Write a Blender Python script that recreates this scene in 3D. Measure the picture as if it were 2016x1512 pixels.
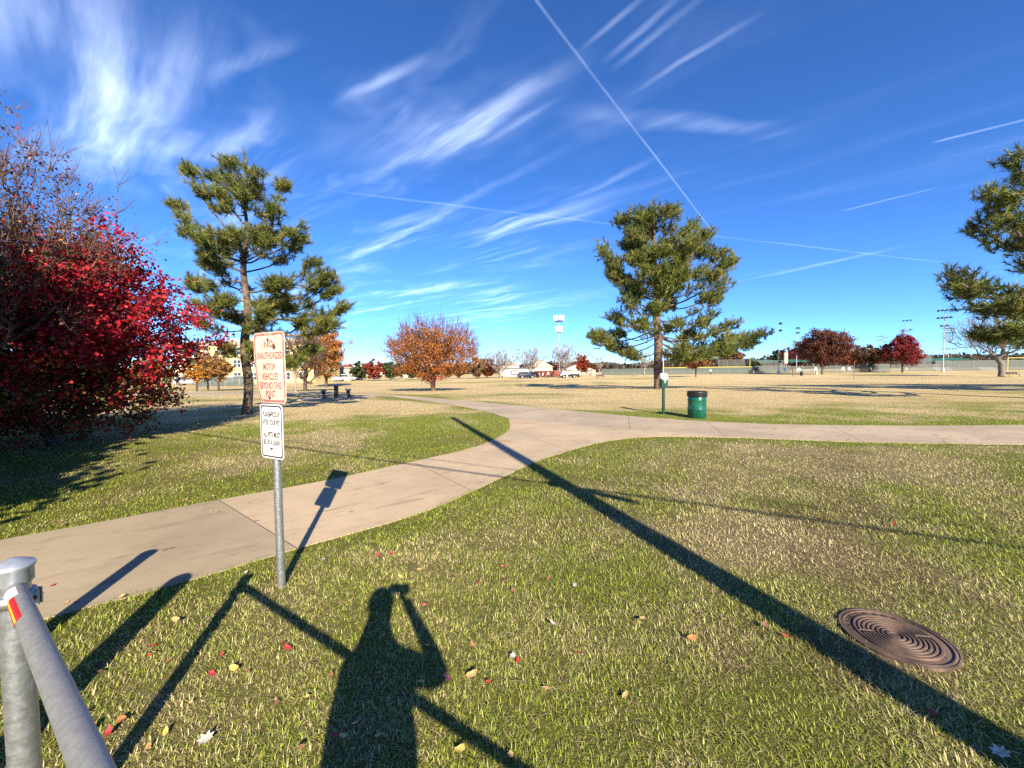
import bpy, bmesh, math, random
import numpy as np
from mathutils import Vector, Matrix

for o in list(bpy.data.objects): bpy.data.objects.remove(o)
SC = bpy.context.scene
COL = SC.collection
R = math.radians

# ------------------------------------------------------------------ camera
FPX, CX, CY = 770.0, 1008.0, 756.0            # focal length and centre of the 2016 x 1512 photograph
CAM_H, PITCH, ROLL = 1.70, R(-2.23), R(-0.62)
cam_d = bpy.data.cameras.new('camera'); cam = bpy.data.objects.new('camera', cam_d); COL.objects.link(cam)
cam_d.sensor_fit = 'HORIZONTAL'; cam_d.sensor_width = 36.0; cam_d.lens = 36.0*FPX/2016.0
cam_d.clip_start = 0.03; cam_d.clip_end = 6000
CAMR = Matrix.Rotation(math.pi/2+PITCH, 3, 'X') @ Matrix.Rotation(ROLL, 3, 'Z')
cam.matrix_world = Matrix.Translation((0, 0, CAM_H)) @ CAMR.to_4x4()
SC.camera = cam

def ray(px, py):
    return CAMR @ Vector(((px-CX)/FPX, -(py-CY)/FPX, -1.0))

# ------------------------------------------------------------------ sun, sky, exposure
LIGHT = ray(787, 1150).normalized()           # where the sunlight travels
SUN_EL = math.asin(-LIGHT.z)
SUN_AZ = math.atan2(-LIGHT.x, -LIGHT.y)       # compass angle of the sun from +Y towards +X
sun_d = bpy.data.lights.new('sun', 'SUN'); sun = bpy.data.objects.new('sun', sun_d); COL.objects.link(sun)
sun_d.energy = 5.0; sun_d.angle = R(0.53); sun_d.color = (1.0, 0.87, 0.66)
sun.rotation_euler = LIGHT.to_track_quat('-Z', 'Y').to_euler(); sun.location = (0, 0, 60)
VS = SC.view_settings
VS.view_transform = 'Standard'; VS.look = 'None'; VS.gamma = 1.0; VS.use_curve_mapping = False
VS.exposure = 1.32
SC.cycles.max_bounces = 5; SC.cycles.diffuse_bounces = 3; SC.cycles.glossy_bounces = 2
SC.cycles.transmission_bounces = 2; SC.cycles.transparent_max_bounces = 12
SC.cycles.use_denoising = False
SC.cycles.caustics_reflective = False; SC.cycles.caustics_refractive = False

class NT:
    """small helper to write node graphs as expressions"""
    def __init__(s, tree): s.t = tree
    def n(s, kind, **kw):
        nd = s.t.nodes.new(kind)
        for k, v in kw.items(): setattr(nd, k, v)
        return nd
    def put(s, sock, v):
        if hasattr(v, 'is_output') or isinstance(v, bpy.types.NodeSocket): s.t.links.new(v, sock)
        elif v is not None: sock.default_value = v
    def m(s, op, a, b=None, c=None, clamp=False):
        nd = s.n('ShaderNodeMath', operation=op, use_clamp=clamp)
        for i, v in enumerate((a, b, c)):
            if v is not None: s.put(nd.inputs[i], v)
        return nd.outputs[0]
    def vm(s, op, a, b=None, out=0):
        nd = s.n('ShaderNodeVectorMath', operation=op)
        s.put(nd.inputs[0], a)
        if b is not None: s.put(nd.inputs[1], b)
        return nd.outputs[out]
    def comb(s, x, y, z=0.0):
        nd = s.n('ShaderNodeCombineXYZ')
        for i, v in enumerate((x, y, z)): s.put(nd.inputs[i], v)
        return nd.outputs[0]
    def sep(s, v):
        nd = s.n('ShaderNodeSeparateXYZ'); s.put(nd.inputs[0], v); return nd.outputs
    def noise(s, vec, scale, detail=3.0, rough=0.55, dist=0.0):
        nd = s.n('ShaderNodeTexNoise'); s.put(nd.inputs['Vector'], vec)
        nd.inputs['Scale'].default_value = scale; nd.inputs['Detail'].default_value = detail
        nd.inputs['Roughness'].default_value = rough; nd.inputs['Distortion'].default_value = dist
        return nd.outputs[0]
    def ss(s, v, lo, hi, o0=0.0, o1=1.0):
        nd = s.n('ShaderNodeMapRange', interpolation_type='SMOOTHSTEP')
        s.put(nd.inputs[0], v); s.put(nd.inputs[1], lo); s.put(nd.inputs[2], hi); s.put(nd.inputs[3], o0); s.put(nd.inputs[4], o1)
        return nd.outputs[0]
    def mix(s, f, a, b, blend='MIX'):
        nd = s.n('ShaderNodeMix', data_type='RGBA', blend_type=blend)
        s.put(nd.inputs[0], f)
        for i, v in ((6, a), (7, b)):
            s.put(nd.inputs[i], (*v, 1) if isinstance(v, (tuple, list)) and len(v) == 3 else v)
        return nd.outputs[2]

def make_world():
    w = bpy.data.worlds.new('World'); SC.world = w; w.use_nodes = True
    w.cycles.sampling_method = 'MANUAL'; w.cycles.sample_map_resolution = 256
    t = w.node_tree; t.nodes.clear(); g = NT(t)
    sky = g.n('ShaderNodeTexSky', sky_type='NISHITA', sun_disc=False)
    sky.sun_elevation = SUN_EL; sky.sun_rotation = SUN_AZ
    sky.altitude = 150; sky.air_density = 0.65; sky.dust_density = 0.0; sky.ozone_density = 4.0
    D = g.n('ShaderNodeTexCoord').outputs['Generated']
    D = g.vm('NORMALIZE', D)
    dx, dy, dz = g.sep(D)
    zc = g.m('MAXIMUM', dz, 0.015)
    X = g.m('DIVIDE', dx, zc); Y = g.m('DIVIDE', dy, zc)             # coordinates on a flat cloud layer (height 1)
    P = g.comb(X, Y)
    fade = g.ss(dz, 0.02, 0.16)
    def rot(ang):                                                     # (along, across) for a streak direction
        c, s_ = math.cos(ang), math.sin(ang)
        return (g.m('ADD', g.m('MULTIPLY', X, c), g.m('MULTIPLY', Y, s_)),
                g.m('ADD', g.m('MULTIPLY', X, -s_), g.m('MULTIPLY', Y, c)))
    # fibrous cirrus: long threads combed by the wind, in patches
    a, b = rot(R(-40))
    warp = g.m('MULTIPLY', g.m('SUBTRACT', g.noise(P, 0.9, 2), 0.5), 0.55)
    b2 = g.m('ADD', b, warp)
    th1 = g.noise(g.comb(g.m('MULTIPLY', a, 0.42), g.m('MULTIPLY', b2, 3.2)), 1.0, 4, 0.6)
    b3 = g.m('MULTIPLY_ADD', warp, 0.30, b)
    th2 = g.noise(g.comb(g.m('MULTIPLY', a, 1.1), g.m('MULTIPLY', b3, 9.5), 3.3), 1.0, 4, 0.6)
    patch = g.noise(g.comb(g.m('ADD', g.m('MULTIPLY', a, 0.55), 4.1), g.m('MULTIPLY', b, 0.8), 7.7), 1.0, 2, 0.5)
    left = g.ss(X, 0.95, -0.25)                                        # the cloud field thins out towards the west side
    pm = g.m('MULTIPLY', g.ss(g.m('ADD', patch, g.m('MULTIPLY', left, 0.14)), 0.47, 0.72), g.m('MULTIPLY_ADD', left, 0.85, 0.15))
    cir = g.m('MULTIPLY', g.m('MULTIPLY', g.ss(th1, 0.46, 0.82), g.ss(th2, 0.18, 0.78)), pm)
    veil = g.m('MULTIPLY', g.ss(g.noise(g.comb(g.m('MULTIPLY', a, 0.8), g.m('MULTIPLY', b2, 1.7), 1.7), 1.0, 4, 0.62), 0.50, 0.86), g.m('MULTIPLY', left, 0.50))
    tot = g.m('ADD', g.m('MULTIPLY', cir, 1.5), veil)
    wobn = g.m('SUBTRACT', g.noise(P, 1.7, 3, 0.6), 0.5)
    fib = g.ss(th2, 0.26, 0.74, 0.18, 1.0)
    # condensation trails: straight lines on the cloud layer
    def trail(p0, p1, width, strength, soft=1.0, ends=(0.0, 0.0)):
        nonlocal tot
        r0, r1 = ray(*p0), ray(*p1)
        A = Vector((r0.x/r0.z, r0.y/r0.z)); B = Vector((r1.x/r1.z, r1.y/r1.z))
        d = (B-A); L = d.length; d.normalize()
        ux = g.m('SUBTRACT', X, A.x); uy = g.m('SUBTRACT', Y, A.y)
        al = g.m('ADD', g.m('MULTIPLY', ux, d.x), g.m('MULTIPLY', uy, d.y))
        ac = g.m('ADD', g.m('MULTIPLY', ux, -d.y), g.m('MULTIPLY', uy, d.x))
        dist = g.m('ABSOLUTE', g.m('MULTIPLY_ADD', wobn, width*(3.0 if soft < 1 else 1.6), ac))
        core = g.ss(dist, width, 0.0)
        if soft < 1:                                                  # old, wind-combed streak: fibres along it, faded ends
            core = g.m('MULTIPLY', core, fib)
            e = g.m('MULTIPLY', g.ss(al, -0.10*L, 0.55*L), g.ss(al, L*1.10, 0.5*L))
        else:
            core = g.m('MULTIPLY', core, g.ss(wobn, -0.16, 0.10, 0.45, 1.0))
            e = g.m('MULTIPLY', g.ss(al, -ends[0]*L-0.02, 0.10*L), g.ss(al, L*(1+ends[1])+0.02, 0.85*L))
        tot = g.m('MULTIPLY_ADD', g.m('MULTIPLY', core, e), strength, tot)
    trail((1040, -20), (1412, 468), 0.008, 0.25, ends=(0.4, 0.0))
    trail((600, 370), (1900, 522), 0.024, 0.17)
    trail((1110, 216), (1580, 270), 0.085, 0.26, soft=0.4)
    trail((1430, 560), (1850, 470), 0.10, 0.30, soft=0.4)
    trail((660, 528), (1140, 280), 0.055, 0.42, soft=0.5)
    trail((700, 370), (1130, 130), 0.060, 0.46, soft=0.4)
    trail((920, 300), (1110, 190), 0.035, 0.42, soft=0.4)
    trail((1140, 100), (1290, -30), 0.018, 0.30, soft=0.5)
    trail((1180, 130), (1350, -20), 0.022, 0.40, soft=0.5)
    trail((1200, 140), (1400, -20), 0.024, 0.36, soft=0.5)
    trail((1230, 190), (1500, 25), 0.022, 0.34, soft=0.5)
    trail((660, 210), (850, 100), 0.036, 0.40, soft=0.4)
    trail((-120, 120), (330, -10), 0.20, 0.52, soft=0.4)
    trail((120, 300), (420, 10), 0.19, 0.40, soft=0.4)
    trail((90, 345), (570, 235), 0.17, 0.58, soft=0.4)
    trail((380, 330), (560, 215), 0.07, 0.40, soft=0.4)
    trail((640, 340), (1130, 170), 0.30, 0.26, soft=0.4)
    trail((700, 585), (900, 560), 0.35, 0.40, soft=0.4)
    trail((880, 640), (1250, 560), 0.50, 0.34, soft=0.4)
    trail((760, 330), (1140, 120), 0.10, 0.40, soft=0.4)
    trail((830, 330), (1010, 215), 0.05, 0.40, soft=0.4)
    trail((690, 460), (910, 400), 0.10, 0.30, soft=0.4)
    trail((1080, 410), (1320, 300), 0.05, 0.22, soft=0.4)
    trail((380, 160), (590, 78), 0.050, 0.46, soft=0.4)
    trail((1660, 415), (1850, 368), 0.022, 0.25)
    trail((1840, 280), (2060, 225), 0.020, 0.32)
    cl = g.m('MULTIPLY', g.m('MINIMUM', tot, 1.0), fade)
    hs = g.n('ShaderNodeHueSaturation'); g.put(hs.inputs['Color'], sky.outputs[0]); hs.inputs['Saturation'].default_value = 1.08
    bg = g.n('ShaderNodeBackground'); g.put(bg.inputs[0], g.mix(1.0, hs.outputs[0], (0.61, 0.88, 1.18), 'MULTIPLY')); bg.inputs[1].default_value = 0.090
    bc = g.n('ShaderNodeBackground'); bc.inputs[0].default_value = (0.86, 0.92, 1.0, 1); g.put(bc.inputs[1], g.m('MULTIPLY', cl, 0.40))
    ad = g.n('ShaderNodeAddShader'); t.links.new(bg.outputs[0], ad.inputs[0]); t.links.new(bc.outputs[0], ad.inputs[1])
    out = g.n('ShaderNodeOutputWorld'); t.links.new(ad.outputs[0], out.inputs[0])
make_world()

# ------------------------------------------------------------------ terrain and projection helpers
def sst(v, a, b):
    t = np.clip((np.asarray(v, float)-a)/(b-a), 0, 1); return t*t*(3-2*t)
def T(x, y):
    """ground height: level near the camera, falling gently beyond the path"""
    x = np.asarray(x, float); y = np.asarray(y, float)
    left = np.clip(0.5-x/120, 0, 1)
    return -0.72*sst(y, 24, 60) - 0.55*left*sst(y, 65, 140) + 0.30*(1-left)*sst(y, 75, 150)
def Tz(x, y): return float(T(x, y))
def gp(px, py):
    """point of the ground seen at a pixel"""
    d = ray(px, py); z = 0.0
    for _ in range(40):
        t = (z-CAM_H)/d.z; x, y = d.x*t, d.y*t; z = 0.5*z+0.5*Tz(x, y)
    return Vector((x, y, Tz(x, y)))
def base_at(px, Y):
    """ground point at distance Y in the direction of pixel column px (taken at the horizon)"""
    d = ray(px, 726-(px-CX)*0.0108); x = d.x/d.y*Y
    return Vector((x, Y, Tz(x, Y)))
def z_at(px, py, Y):
    d = ray(px, py); return CAM_H+d.z/d.y*Y
def x_at(px, py, Y):
    d = ray(px, py); return d.x/d.y*Y

def hsh(ix, iy, seed):
    h = (ix.astype(np.int64)*374761393 + iy.astype(np.int64)*668265263 + seed*974634777) & 0xffffffff
    h = ((h ^ (h >> 13))*1274126177) & 0xffffffff
    return ((h ^ (h >> 16)) & 0xffff)/65535.0
def vnoise(x, y, seed=0):
    x = np.asarray(x, float); y = np.asarray(y, float)
    ix = np.floor(x); iy = np.floor(y); fx = x-ix; fy = y-iy
    fx = fx*fx*(3-2*fx); fy = fy*fy*(3-2*fy)
    a = hsh(ix, iy, seed); b = hsh(ix+1, iy, seed); c = hsh(ix, iy+1, seed); d = hsh(ix+1, iy+1, seed)
    return (a*(1-fx)+b*fx)*(1-fy)+(c*(1-fx)+d*fx)*fy
def fbm(x, y, seed=0, oct=4):
    s = 0; amp = 1; tot = 0
    for k in range(oct):
        s = s+amp*vnoise(x*2**k+k*17.3, y*2**k-k*9.1, seed+k); tot += amp; amp *= 0.55
    return s/tot

# ------------------------------------------------------------------ object helpers
def tag(o, label=None, cat=None, group=None, kind=None):
    for k, v in (('label', label), ('category', cat), ('group', group), ('kind', kind)):
        if v: o[k] = v
    return o
def link(name, me, parent=None, loc=(0, 0, 0), rotz=0.0):
    o = bpy.data.objects.new(name, me); COL.objects.link(o)
    o.location = loc; o.rotation_euler = (0, 0, rotz)
    if parent: o.parent = parent
    return o
def thing(name, label, cat, loc=(0, 0, 0), rotz=0.0, group=None):
    o = link(name, None, None, loc, rotz); o.empty_display_size = 0.2
    return tag(o, label, cat, group)
def copy_tree(o, parent=None):
    c = o.copy(); COL.objects.link(c); c.parent = parent
    for ch in o.children: copy_tree(ch, c)
    return c
def np_mesh(name, V, F, mat=None, col=None, smooth=False):
    """V (n,3), F (m,k) numpy arrays"""
    me = bpy.data.meshes.new(name); V = np.asarray(V, np.float32); F = np.asarray(F, np.int32); m, k = F.shape
    me.vertices.add(len(V)); me.vertices.foreach_set('co', V.ravel())
    me.loops.add(m*k); me.loops.foreach_set('vertex_index', F.ravel())
    me.polygons.add(m); me.polygons.foreach_set('loop_start', np.arange(m, dtype=np.int32)*k)
    if smooth: me.polygons.foreach_set('use_smooth', np.ones(m, bool))
    if col is not None:
        a = me.color_attributes.new('Col', 'FLOAT_COLOR', 'POINT')
        c = np.ones((len(V), 4), np.float32); c[:, :3] = col; a.data.foreach_set('color', c.ravel())
    me.update(calc_edges=True)
    if mat: me.materials.append(mat)
    return me

class MB:
    """collects simple solids; build() links them as one mesh object"""
    def __init__(s): s.v = []; s.f = []; s.sm = []
    def add(s, vs, fs, smooth=False):
        n = len(s.v); s.v += [tuple(v) for v in vs]; s.f += [tuple(i+n for i in f) for f in fs]; s.sm += [smooth]*len(fs); return s
    def box(s, lo, hi, bev=0.0, rz=0.0, c=None):
        bm = bmesh.new(); bmesh.ops.create_cube(bm, size=1)
        lo, hi = Vector(lo), Vector(hi); mid = (lo+hi)/2; d = hi-lo
        for v in bm.verts: v.co = Vector((v.co.x*d.x, v.co.y*d.y, v.co.z*d.z))
        if bev: bmesh.ops.bevel(bm, geom=bm.edges[:], offset=bev, segments=2, affect='EDGES', profile=0.5)
        if rz: bmesh.ops.rotate(bm, verts=bm.verts, cent=(0, 0, 0), matrix=Matrix.Rotation(rz, 3, 'Z'))
        bm.verts.index_update(); s.add([v.co+mid for v in bm.verts], [[v.index for v in f.verts] for f in bm.faces]); bm.free(); return s
    def tube(s, pts, r, n=12, cap=True):
        pts = [Vector(p) for p in pts]; rs = r if isinstance(r, (list, tuple)) else [r]*len(pts)
        vs = []; fs = []; up = None
        for i, p in enumerate(pts):
            d = (pts[min(i+1, len(pts)-1)]-pts[max(i-1, 0)]).normalized()
            if up is None: up = d.orthogonal().normalized()
            up = (up-d*up.dot(d)).normalized(); sd = d.cross(up)
            for k in range(n):
                a = 2*math.pi*k/n; vs.append(p+(up*math.cos(a)+sd*math.sin(a))*rs[i])
        for i in range(len(pts)-1):
            for k in range(n):
                k2 = (k+1) % n; fs.append((i*n+k, i*n+k2, (i+1)*n+k2, (i+1)*n+k))
        s.add(vs, fs, True)
        if cap:
            s.add(vs[:n], [tuple(range(n))[::-1]]); s.add(vs[-n:], [tuple(range(n))])
        return s
    def lathe(s, prof, n=24, c=(0, 0, 0), smooth=True):
        c = Vector(c); vs = []; fs = []
        for r, z in prof:
            for k in range(n):
                a = 2*math.pi*k/n; vs.append(c+Vector((r*math.cos(a), r*math.sin(a), z)))
        for i in range(len(prof)-1):
            for k in range(n):
                k2 = (k+1) % n; fs.append((i*n+k, i*n+k2, (i+1)*n+k2, (i+1)*n+k))
        return s.add(vs, fs, smooth)
    def prism(s, poly, z0, z1):
        n = len(poly); vs = [(x, y, z0) for x, y in poly]+[(x, y, z1) for x, y in poly]
        fs = [tuple(range(n))[::-1], tuple(range(n, 2*n))]+[(i, (i+1) % n, n+(i+1) % n, n+i) for i in range(n)]
        return s.add(vs, fs)
    def build(s, name, mat, parent=None, loc=(0, 0, 0), rotz=0.0):
        return link(name, s.mesh(name, mat), parent, loc, rotz)
    def mesh(s, name, mat):
        me = bpy.data.meshes.new(name); me.from_pydata(s.v, [], s.f)
        me.polygons.foreach_set('use_smooth', s.sm); me.update()
        if mat: me.materials.append(mat)
        return me

# ------------------------------------------------------------------ materials
def new_mat(name):
    m = bpy.data.materials.new(name); m.use_nodes = True; t = m.node_tree; t.nodes.clear()
    g = NT(t); out = g.n('ShaderNodeOutputMaterial'); return m, g, out
def mat(name, col, rough=0.6, metal=0.0, vary=0.12, scale=6.0, bump=0.0, bscale=40.0, dirt=None, spec=0.4, coat=0.0):
    m, g, out = new_mat(name)
    p = g.n('ShaderNodeBsdfPrincipled'); g.t.links.new(p.outputs[0], out.inputs[0])
    pos = g.n('ShaderNodeTexCoord').outputs['Object']
    n1 = g.noise(pos, scale, 4, 0.6)
    lo = tuple(max(0, c*(1-vary*1.6)) for c in col); hi = tuple(min(1, c*(1+vary*1.3)) for c in col)
    c = g.mix(g.ss(n1, 0.3, 0.7), lo, hi)
    if dirt:
        c = g.mix(g.m('MULTIPLY', g.ss(g.noise(pos, scale*0.45, 6, 0.65), 0.5, 0.72), dirt[1]), c, dirt[0])
    g.put(p.inputs['Base Color'], c)
    g.put(p.inputs['Roughness'], g.ss(n1, 0.2, 0.8, max(0.02, rough-0.08), min(1, rough+0.08)))
    p.inputs['Metallic'].default_value = metal; p.inputs['Specular IOR Level'].default_value = spec
    p.inputs['Coat Weight'].default_value = coat
    if bump:
        b = g.n('ShaderNodeBump'); b.inputs['Strength'].default_value = bump; b.inputs['Distance'].default_value = 0.01
        g.put(b.inputs['Height'], g.noise(pos, bscale, 5, 0.6)); g.t.links.new(b.outputs[0], p.inputs['Normal'])
    return m
def leaf_mat(name, trans=0.30, rough=0.55, spec=0.25):
    """leaf, needle and blade material: colour comes from the Col attribute of each leaf"""
    m, g, out = new_mat(name)
    a = g.n('ShaderNodeAttribute', attribute_name='Col').outputs['Color']
    p = g.n('ShaderNodeBsdfPrincipled'); g.put(p.inputs['Base Color'], a)
    p.inputs['Roughness'].default_value = rough; p.inputs['Specular IOR Level'].default_value = spec
    tr = g.n('ShaderNodeBsdfTranslucent'); g.put(tr.inputs[0], a)
    mx = g.n('ShaderNodeMixShader'); mx.inputs[0].default_value = trans
    g.t.links.new(p.outputs[0], mx.inputs[1]); g.t.links.new(tr.outputs[0], mx.inputs[2]); g.t.links.new(mx.outputs[0], out.inputs[0])
    return m
M = {}
M['leaf'] = leaf_mat('leaf', 0.28)
M['needle'] = leaf_mat('needle', 0.18, 0.5, 0.3)
M['blade'] = leaf_mat('grass_blade', 0.25, 0.5, 0.25)
M['fallen'] = leaf_mat('fallen_leaf', 0.15, 0.6, 0.3)
M['bark_pine'] = mat('pine_bark', (0.12, 0.085, 0.06), 0.9, vary=0.5, scale=5, bump=1.0, bscale=14, dirt=((0.05, 0.035, 0.028), 0.8))
M['bark'] = mat('grey_bark', (0.17, 0.14, 0.115), 0.9, vary=0.35, scale=7, bump=0.6, bscale=20)
M['bark_red'] = mat('reddish_brown_twig', (0.13, 0.070, 0.048), 0.9, vary=0.3, scale=5)
M['bark_far'] = mat('grey_far_bark', (0.27, 0.22, 0.195), 0.9, vary=0.2, scale=5)
M['bark_twig'] = mat('grey_brown_twig', (0.15, 0.092, 0.056), 0.9, vary=0.4, scale=5)
M['bark_pale'] = mat('pale_bark', (0.36, 0.31, 0.27), 0.9, vary=0.25, scale=7, bump=0.4, bscale=20)
M['bark_dark'] = mat('dark_bark', (0.075, 0.06, 0.05), 0.9, vary=0.35, scale=7, bump=0.6, bscale=20)
M['galv'] = mat('galvanised_steel', (0.46, 0.48, 0.49), 0.42, metal=0.85, vary=0.06, scale=45, bump=0.06, bscale=120, dirt=((0.36, 0.37, 0.37), 0.2))
M['galv_dull'] = mat('weathered_galvanised_pipe', (0.27, 0.275, 0.28), 0.50, metal=0.45, vary=0.05, scale=60, bump=0.10, bscale=160, dirt=((0.40, 0.40, 0.40), 0.16))
M['black'] = mat('black_paint', (0.012, 0.012, 0.013), 0.45)
M['white'] = mat('white_paint', (0.78, 0.78, 0.76), 0.5, vary=0.05)
M['pole_wood'] = mat('creosote_wood', (0.11, 0.08, 0.055), 0.85, vary=0.35, scale=3, bump=0.5)
M['cable'] = mat('black_cable', (0.02, 0.02, 0.02), 0.6)
M['green_paint'] = mat('green_enamel', (0.005, 0.090, 0.056), 0.32, vary=0.18, scale=4, coat=0.25, dirt=((0.02, 0.07, 0.05), 0.5))
M['dkgreen'] = mat('dark_green_powder_coat', (0.010, 0.050, 0.034), 0.42, vary=0.15)
M['lightpole'] = mat('light_pole_steel', (0.42, 0.43, 0.43), 0.55, metal=0.3, vary=0.08)
M['glass'] = mat('dark_window_glass', (0.03, 0.04, 0.05), 0.08, vary=0.1, spec=0.8)
M['rubber'] = mat('tyre_rubber', (0.015, 0.015, 0.015), 0.8)

# ------------------------------------------------------------------ the path edges, measured on the ground
E1 = [(-330, 1132), (0, 1065), (230, 1023), (430, 985), (560, 962), (660, 943), (760, 921), (860, 899), (930, 882), (975, 865), (1000, 848), (1004, 836), (1000, 823)]
E2 = [(-330, 1345), (80, 1222), (300, 1165), (440, 1125), (585, 1081), (660, 1060), (760, 1032), (850, 1003), (930, 968), (1000, 935), (1060, 908), (1120, 888), (1180, 872), (1240, 863), (1300, 860), (1400, 861), (1480, 863)]
E3 = [(2500, 833), (2016, 837), (1850, 838.5), (1700, 838), (1550, 836), (1450, 832.5), (1350, 827.5), (1250, 820.5), (1150, 811), (1050, 801.5), (950, 792), (870, 785), (800, 779.5), (745, 776), (600, 772.8), (350, 773.5), (50, 777)]
E4 = [(2500, 876), (2016, 875.5), (1850, 874), (1700, 871), (1580, 867), (1480, 863), (1380, 857), (1280, 849), (1180, 841), (1090, 832), (1000, 823), (960, 811), (900, 799), (850, 791), (790, 783.5), (745, 779.5), (600, 776.5), (350, 777.5), (50, 781)]
def spline(pts, step=0.25):
    P = [gp(*p).xy for p in pts]; out = []
    for i in range(len(P)-1):
        p0, p1, p2, p3 = P[max(i-1, 0)], P[i], P[i+1], P[min(i+2, len(P)-1)]
        n = max(1, int((p2-p1).length/step))
        for k in range(n):
            t = k/n; out.append(0.5*((2*p1)+(p2-p0)*t+(2*p0-5*p1+4*p2-p3)*t*t+(3*p1-p0-3*p2+p3)*t**3))
    out.append(P[-1]); return np.array([tuple(p) for p in out])
S1, S2, S3, S4 = (spline(e) for e in (E1, E2, E3, E4))
def inside(poly, x, y):
    r = np.zeros(len(x), bool); n = len(poly)
    bx = (x > poly[:, 0].min()) & (x < poly[:, 0].max()) & (y > poly[:, 1].min()) & (y < poly[:, 1].max())
    xi, yi = x[bx], y[bx]; ri = np.zeros(len(xi), bool)
    for i in range(n):
        x0, y0 = poly[i]; x1, y1 = poly[(i+1) % n]
        if y0 == y1: continue
        c = ((y0 > yi) != (y1 > yi)) & (xi < (x1-x0)*(yi-y0)/(y1-y0)+x0); ri ^= c
    r[bx] = ri; return r
def edge_dist(x, y, S):
    d = np.full(len(x), 1e9)
    for p in S[::3]: d = np.minimum(d, (x-p[0])**2+(y-p[1])**2)
    return np.sqrt(d)
i1480 = int(np.argmin(((S4-np.array(gp(1480, 863).xy))**2).sum(1))); i1000 = int(np.argmin(((S4-np.array(gp(1000, 823).xy))**2).sum(1)))
POLY_A = np.vstack([S1, S4[i1480:i1000][::-1], S2[::-1]])
POLY_B = np.vstack([S3, S4[::-1]])
MAN = gp(1764, 1256)

# ------------------------------------------------------------------ turf colour: one map for the soil sheet and for the blades
def dryness(x, y):
    n = fbm(x*0.42, y*0.42, 3); n2 = fbm(x*1.7, y*1.7, 11, 3); ns = fbm(x*0.09, y*0.30, 5)
    near = 0.22+0.40*sst(x, 0.2, 3.0)*sst(y, 1.5, 4.0)
    island = 0.26+0.40*sst(y, 6.0, 10.5)
    k_is = sst(-x-0.55*(y-3), -1.0, 0.6)*sst(y, 3.5, 5.5)
    b = near*(1-k_is)+island*k_is
    far = sst(y, 13.0, 17.0)
    d = b+(n-0.5)*1.35+(n2-0.5)*0.75
    df = 0.90+(ns-0.55)*1.25+(n-0.5)*0.5
    return np.clip(d*(1-far)+df*far, 0, 1)
def turf(x, y, rnd=None):
    d = dryness(x, y)
    if len(x): 
        m = (y < 45) & (y > 8)
        e = np.full(len(x), 9.0)
        if m.any(): e[m] = np.minimum(edge_dist(x[m], y[m], S3), edge_dist(x[m], y[m], S4))
        d = np.clip(d-0.55*np.exp(-(e/0.8)**2)*(0.6+0.6*vnoise(x*0.6, y*0.6, 8)), 0, 1)
    if rnd is not None: d = np.clip(d+(rnd-0.5)*0.75, 0, 1)
    far = sst(y, 9, 18)[:, None]
    green = np.array((0.245, 0.295, 0.038))*(1-far)+np.array((0.21, 0.225, 0.05))*far
    straw = np.array((0.52, 0.43, 0.235))*(1-far)+np.array((0.59, 0.46, 0.245))*far
    k = sst(d, 0.28, 0.82)[:, None]
    return green*(1-k)+straw*k

def ground_material():
    m, g, out = new_mat('turf_and_soil')
    p = g.n('ShaderNodeBsdfPrincipled'); g.t.links.new(p.outputs[0], out.inputs[0])
    a = g.n('ShaderNodeAttribute', attribute_name='Col').outputs['Color']
    pos = g.n('ShaderNodeNewGeometry').outputs['Position']
    x, y, z = g.sep(pos)
    fine = g.noise(pos, 26, 4, 0.7); mid = g.noise(pos, 3.2, 5, 0.65)
    streak = g.noise(g.comb(g.m('MULTIPLY', x, 0.10), g.m('MULTIPLY', y, 0.42)), 1.0, 5, 0.62)
    c = g.mix(1.0, a, g.mix(fine, (0.70, 0.70, 0.70), (1.26, 1.24, 1.20)), 'MULTIPLY')
    c = g.mix(1.0, c, g.mix(mid, (0.84, 0.86, 0.83), (1.14, 1.13, 1.14)), 'MULTIPLY')
    gf = g.m('MULTIPLY', g.ss(streak, 0.52, 0.70), g.m('MULTIPLY', g.ss(y, 12, 22), 0.55))
    c = g.mix(gf, c, (0.15, 0.15, 0.045))
    lane = g.ss(g.noise(g.comb(g.m('MULTIPLY', x, 0.03), g.m('MULTIPLY', y, 0.11), 4.4), 1.0, 4, 0.6), 0.50, 0.66)
    c = g.mix(g.m('MULTIPLY', lane, g.m('MULTIPLY', g.ss(y, 40, 70), 0.5)), c, (0.36, 0.245, 0.14))
    g.put(p.inputs['Base Color'], c); p.inputs['Roughness'].default_value = 0.95; p.inputs['Specular IOR Level'].default_value = 0.1
    b = g.n('ShaderNodeBump'); b.inputs['Strength'].default_value = 0.9; b.inputs['Distance'].default_value = 0.05
    g.put(b.inputs['Height'], g.m('ADD', fine, g.noise(pos, 90, 3, 0.7))); g.t.links.new(b.outputs[0], p.inputs['Normal'])
    return m
def graded(lo, hi, near_lo, near_hi, step, grow=1.16):
    a = list(np.arange(near_lo, near_hi+1e-6, step)); s = step
    while a[-1] < hi: s *= grow; a.append(a[-1]+s)
    s = step
    while a[0] > lo: s *= grow; a.insert(0, a[0]-s)
    return np.array(a)
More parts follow.
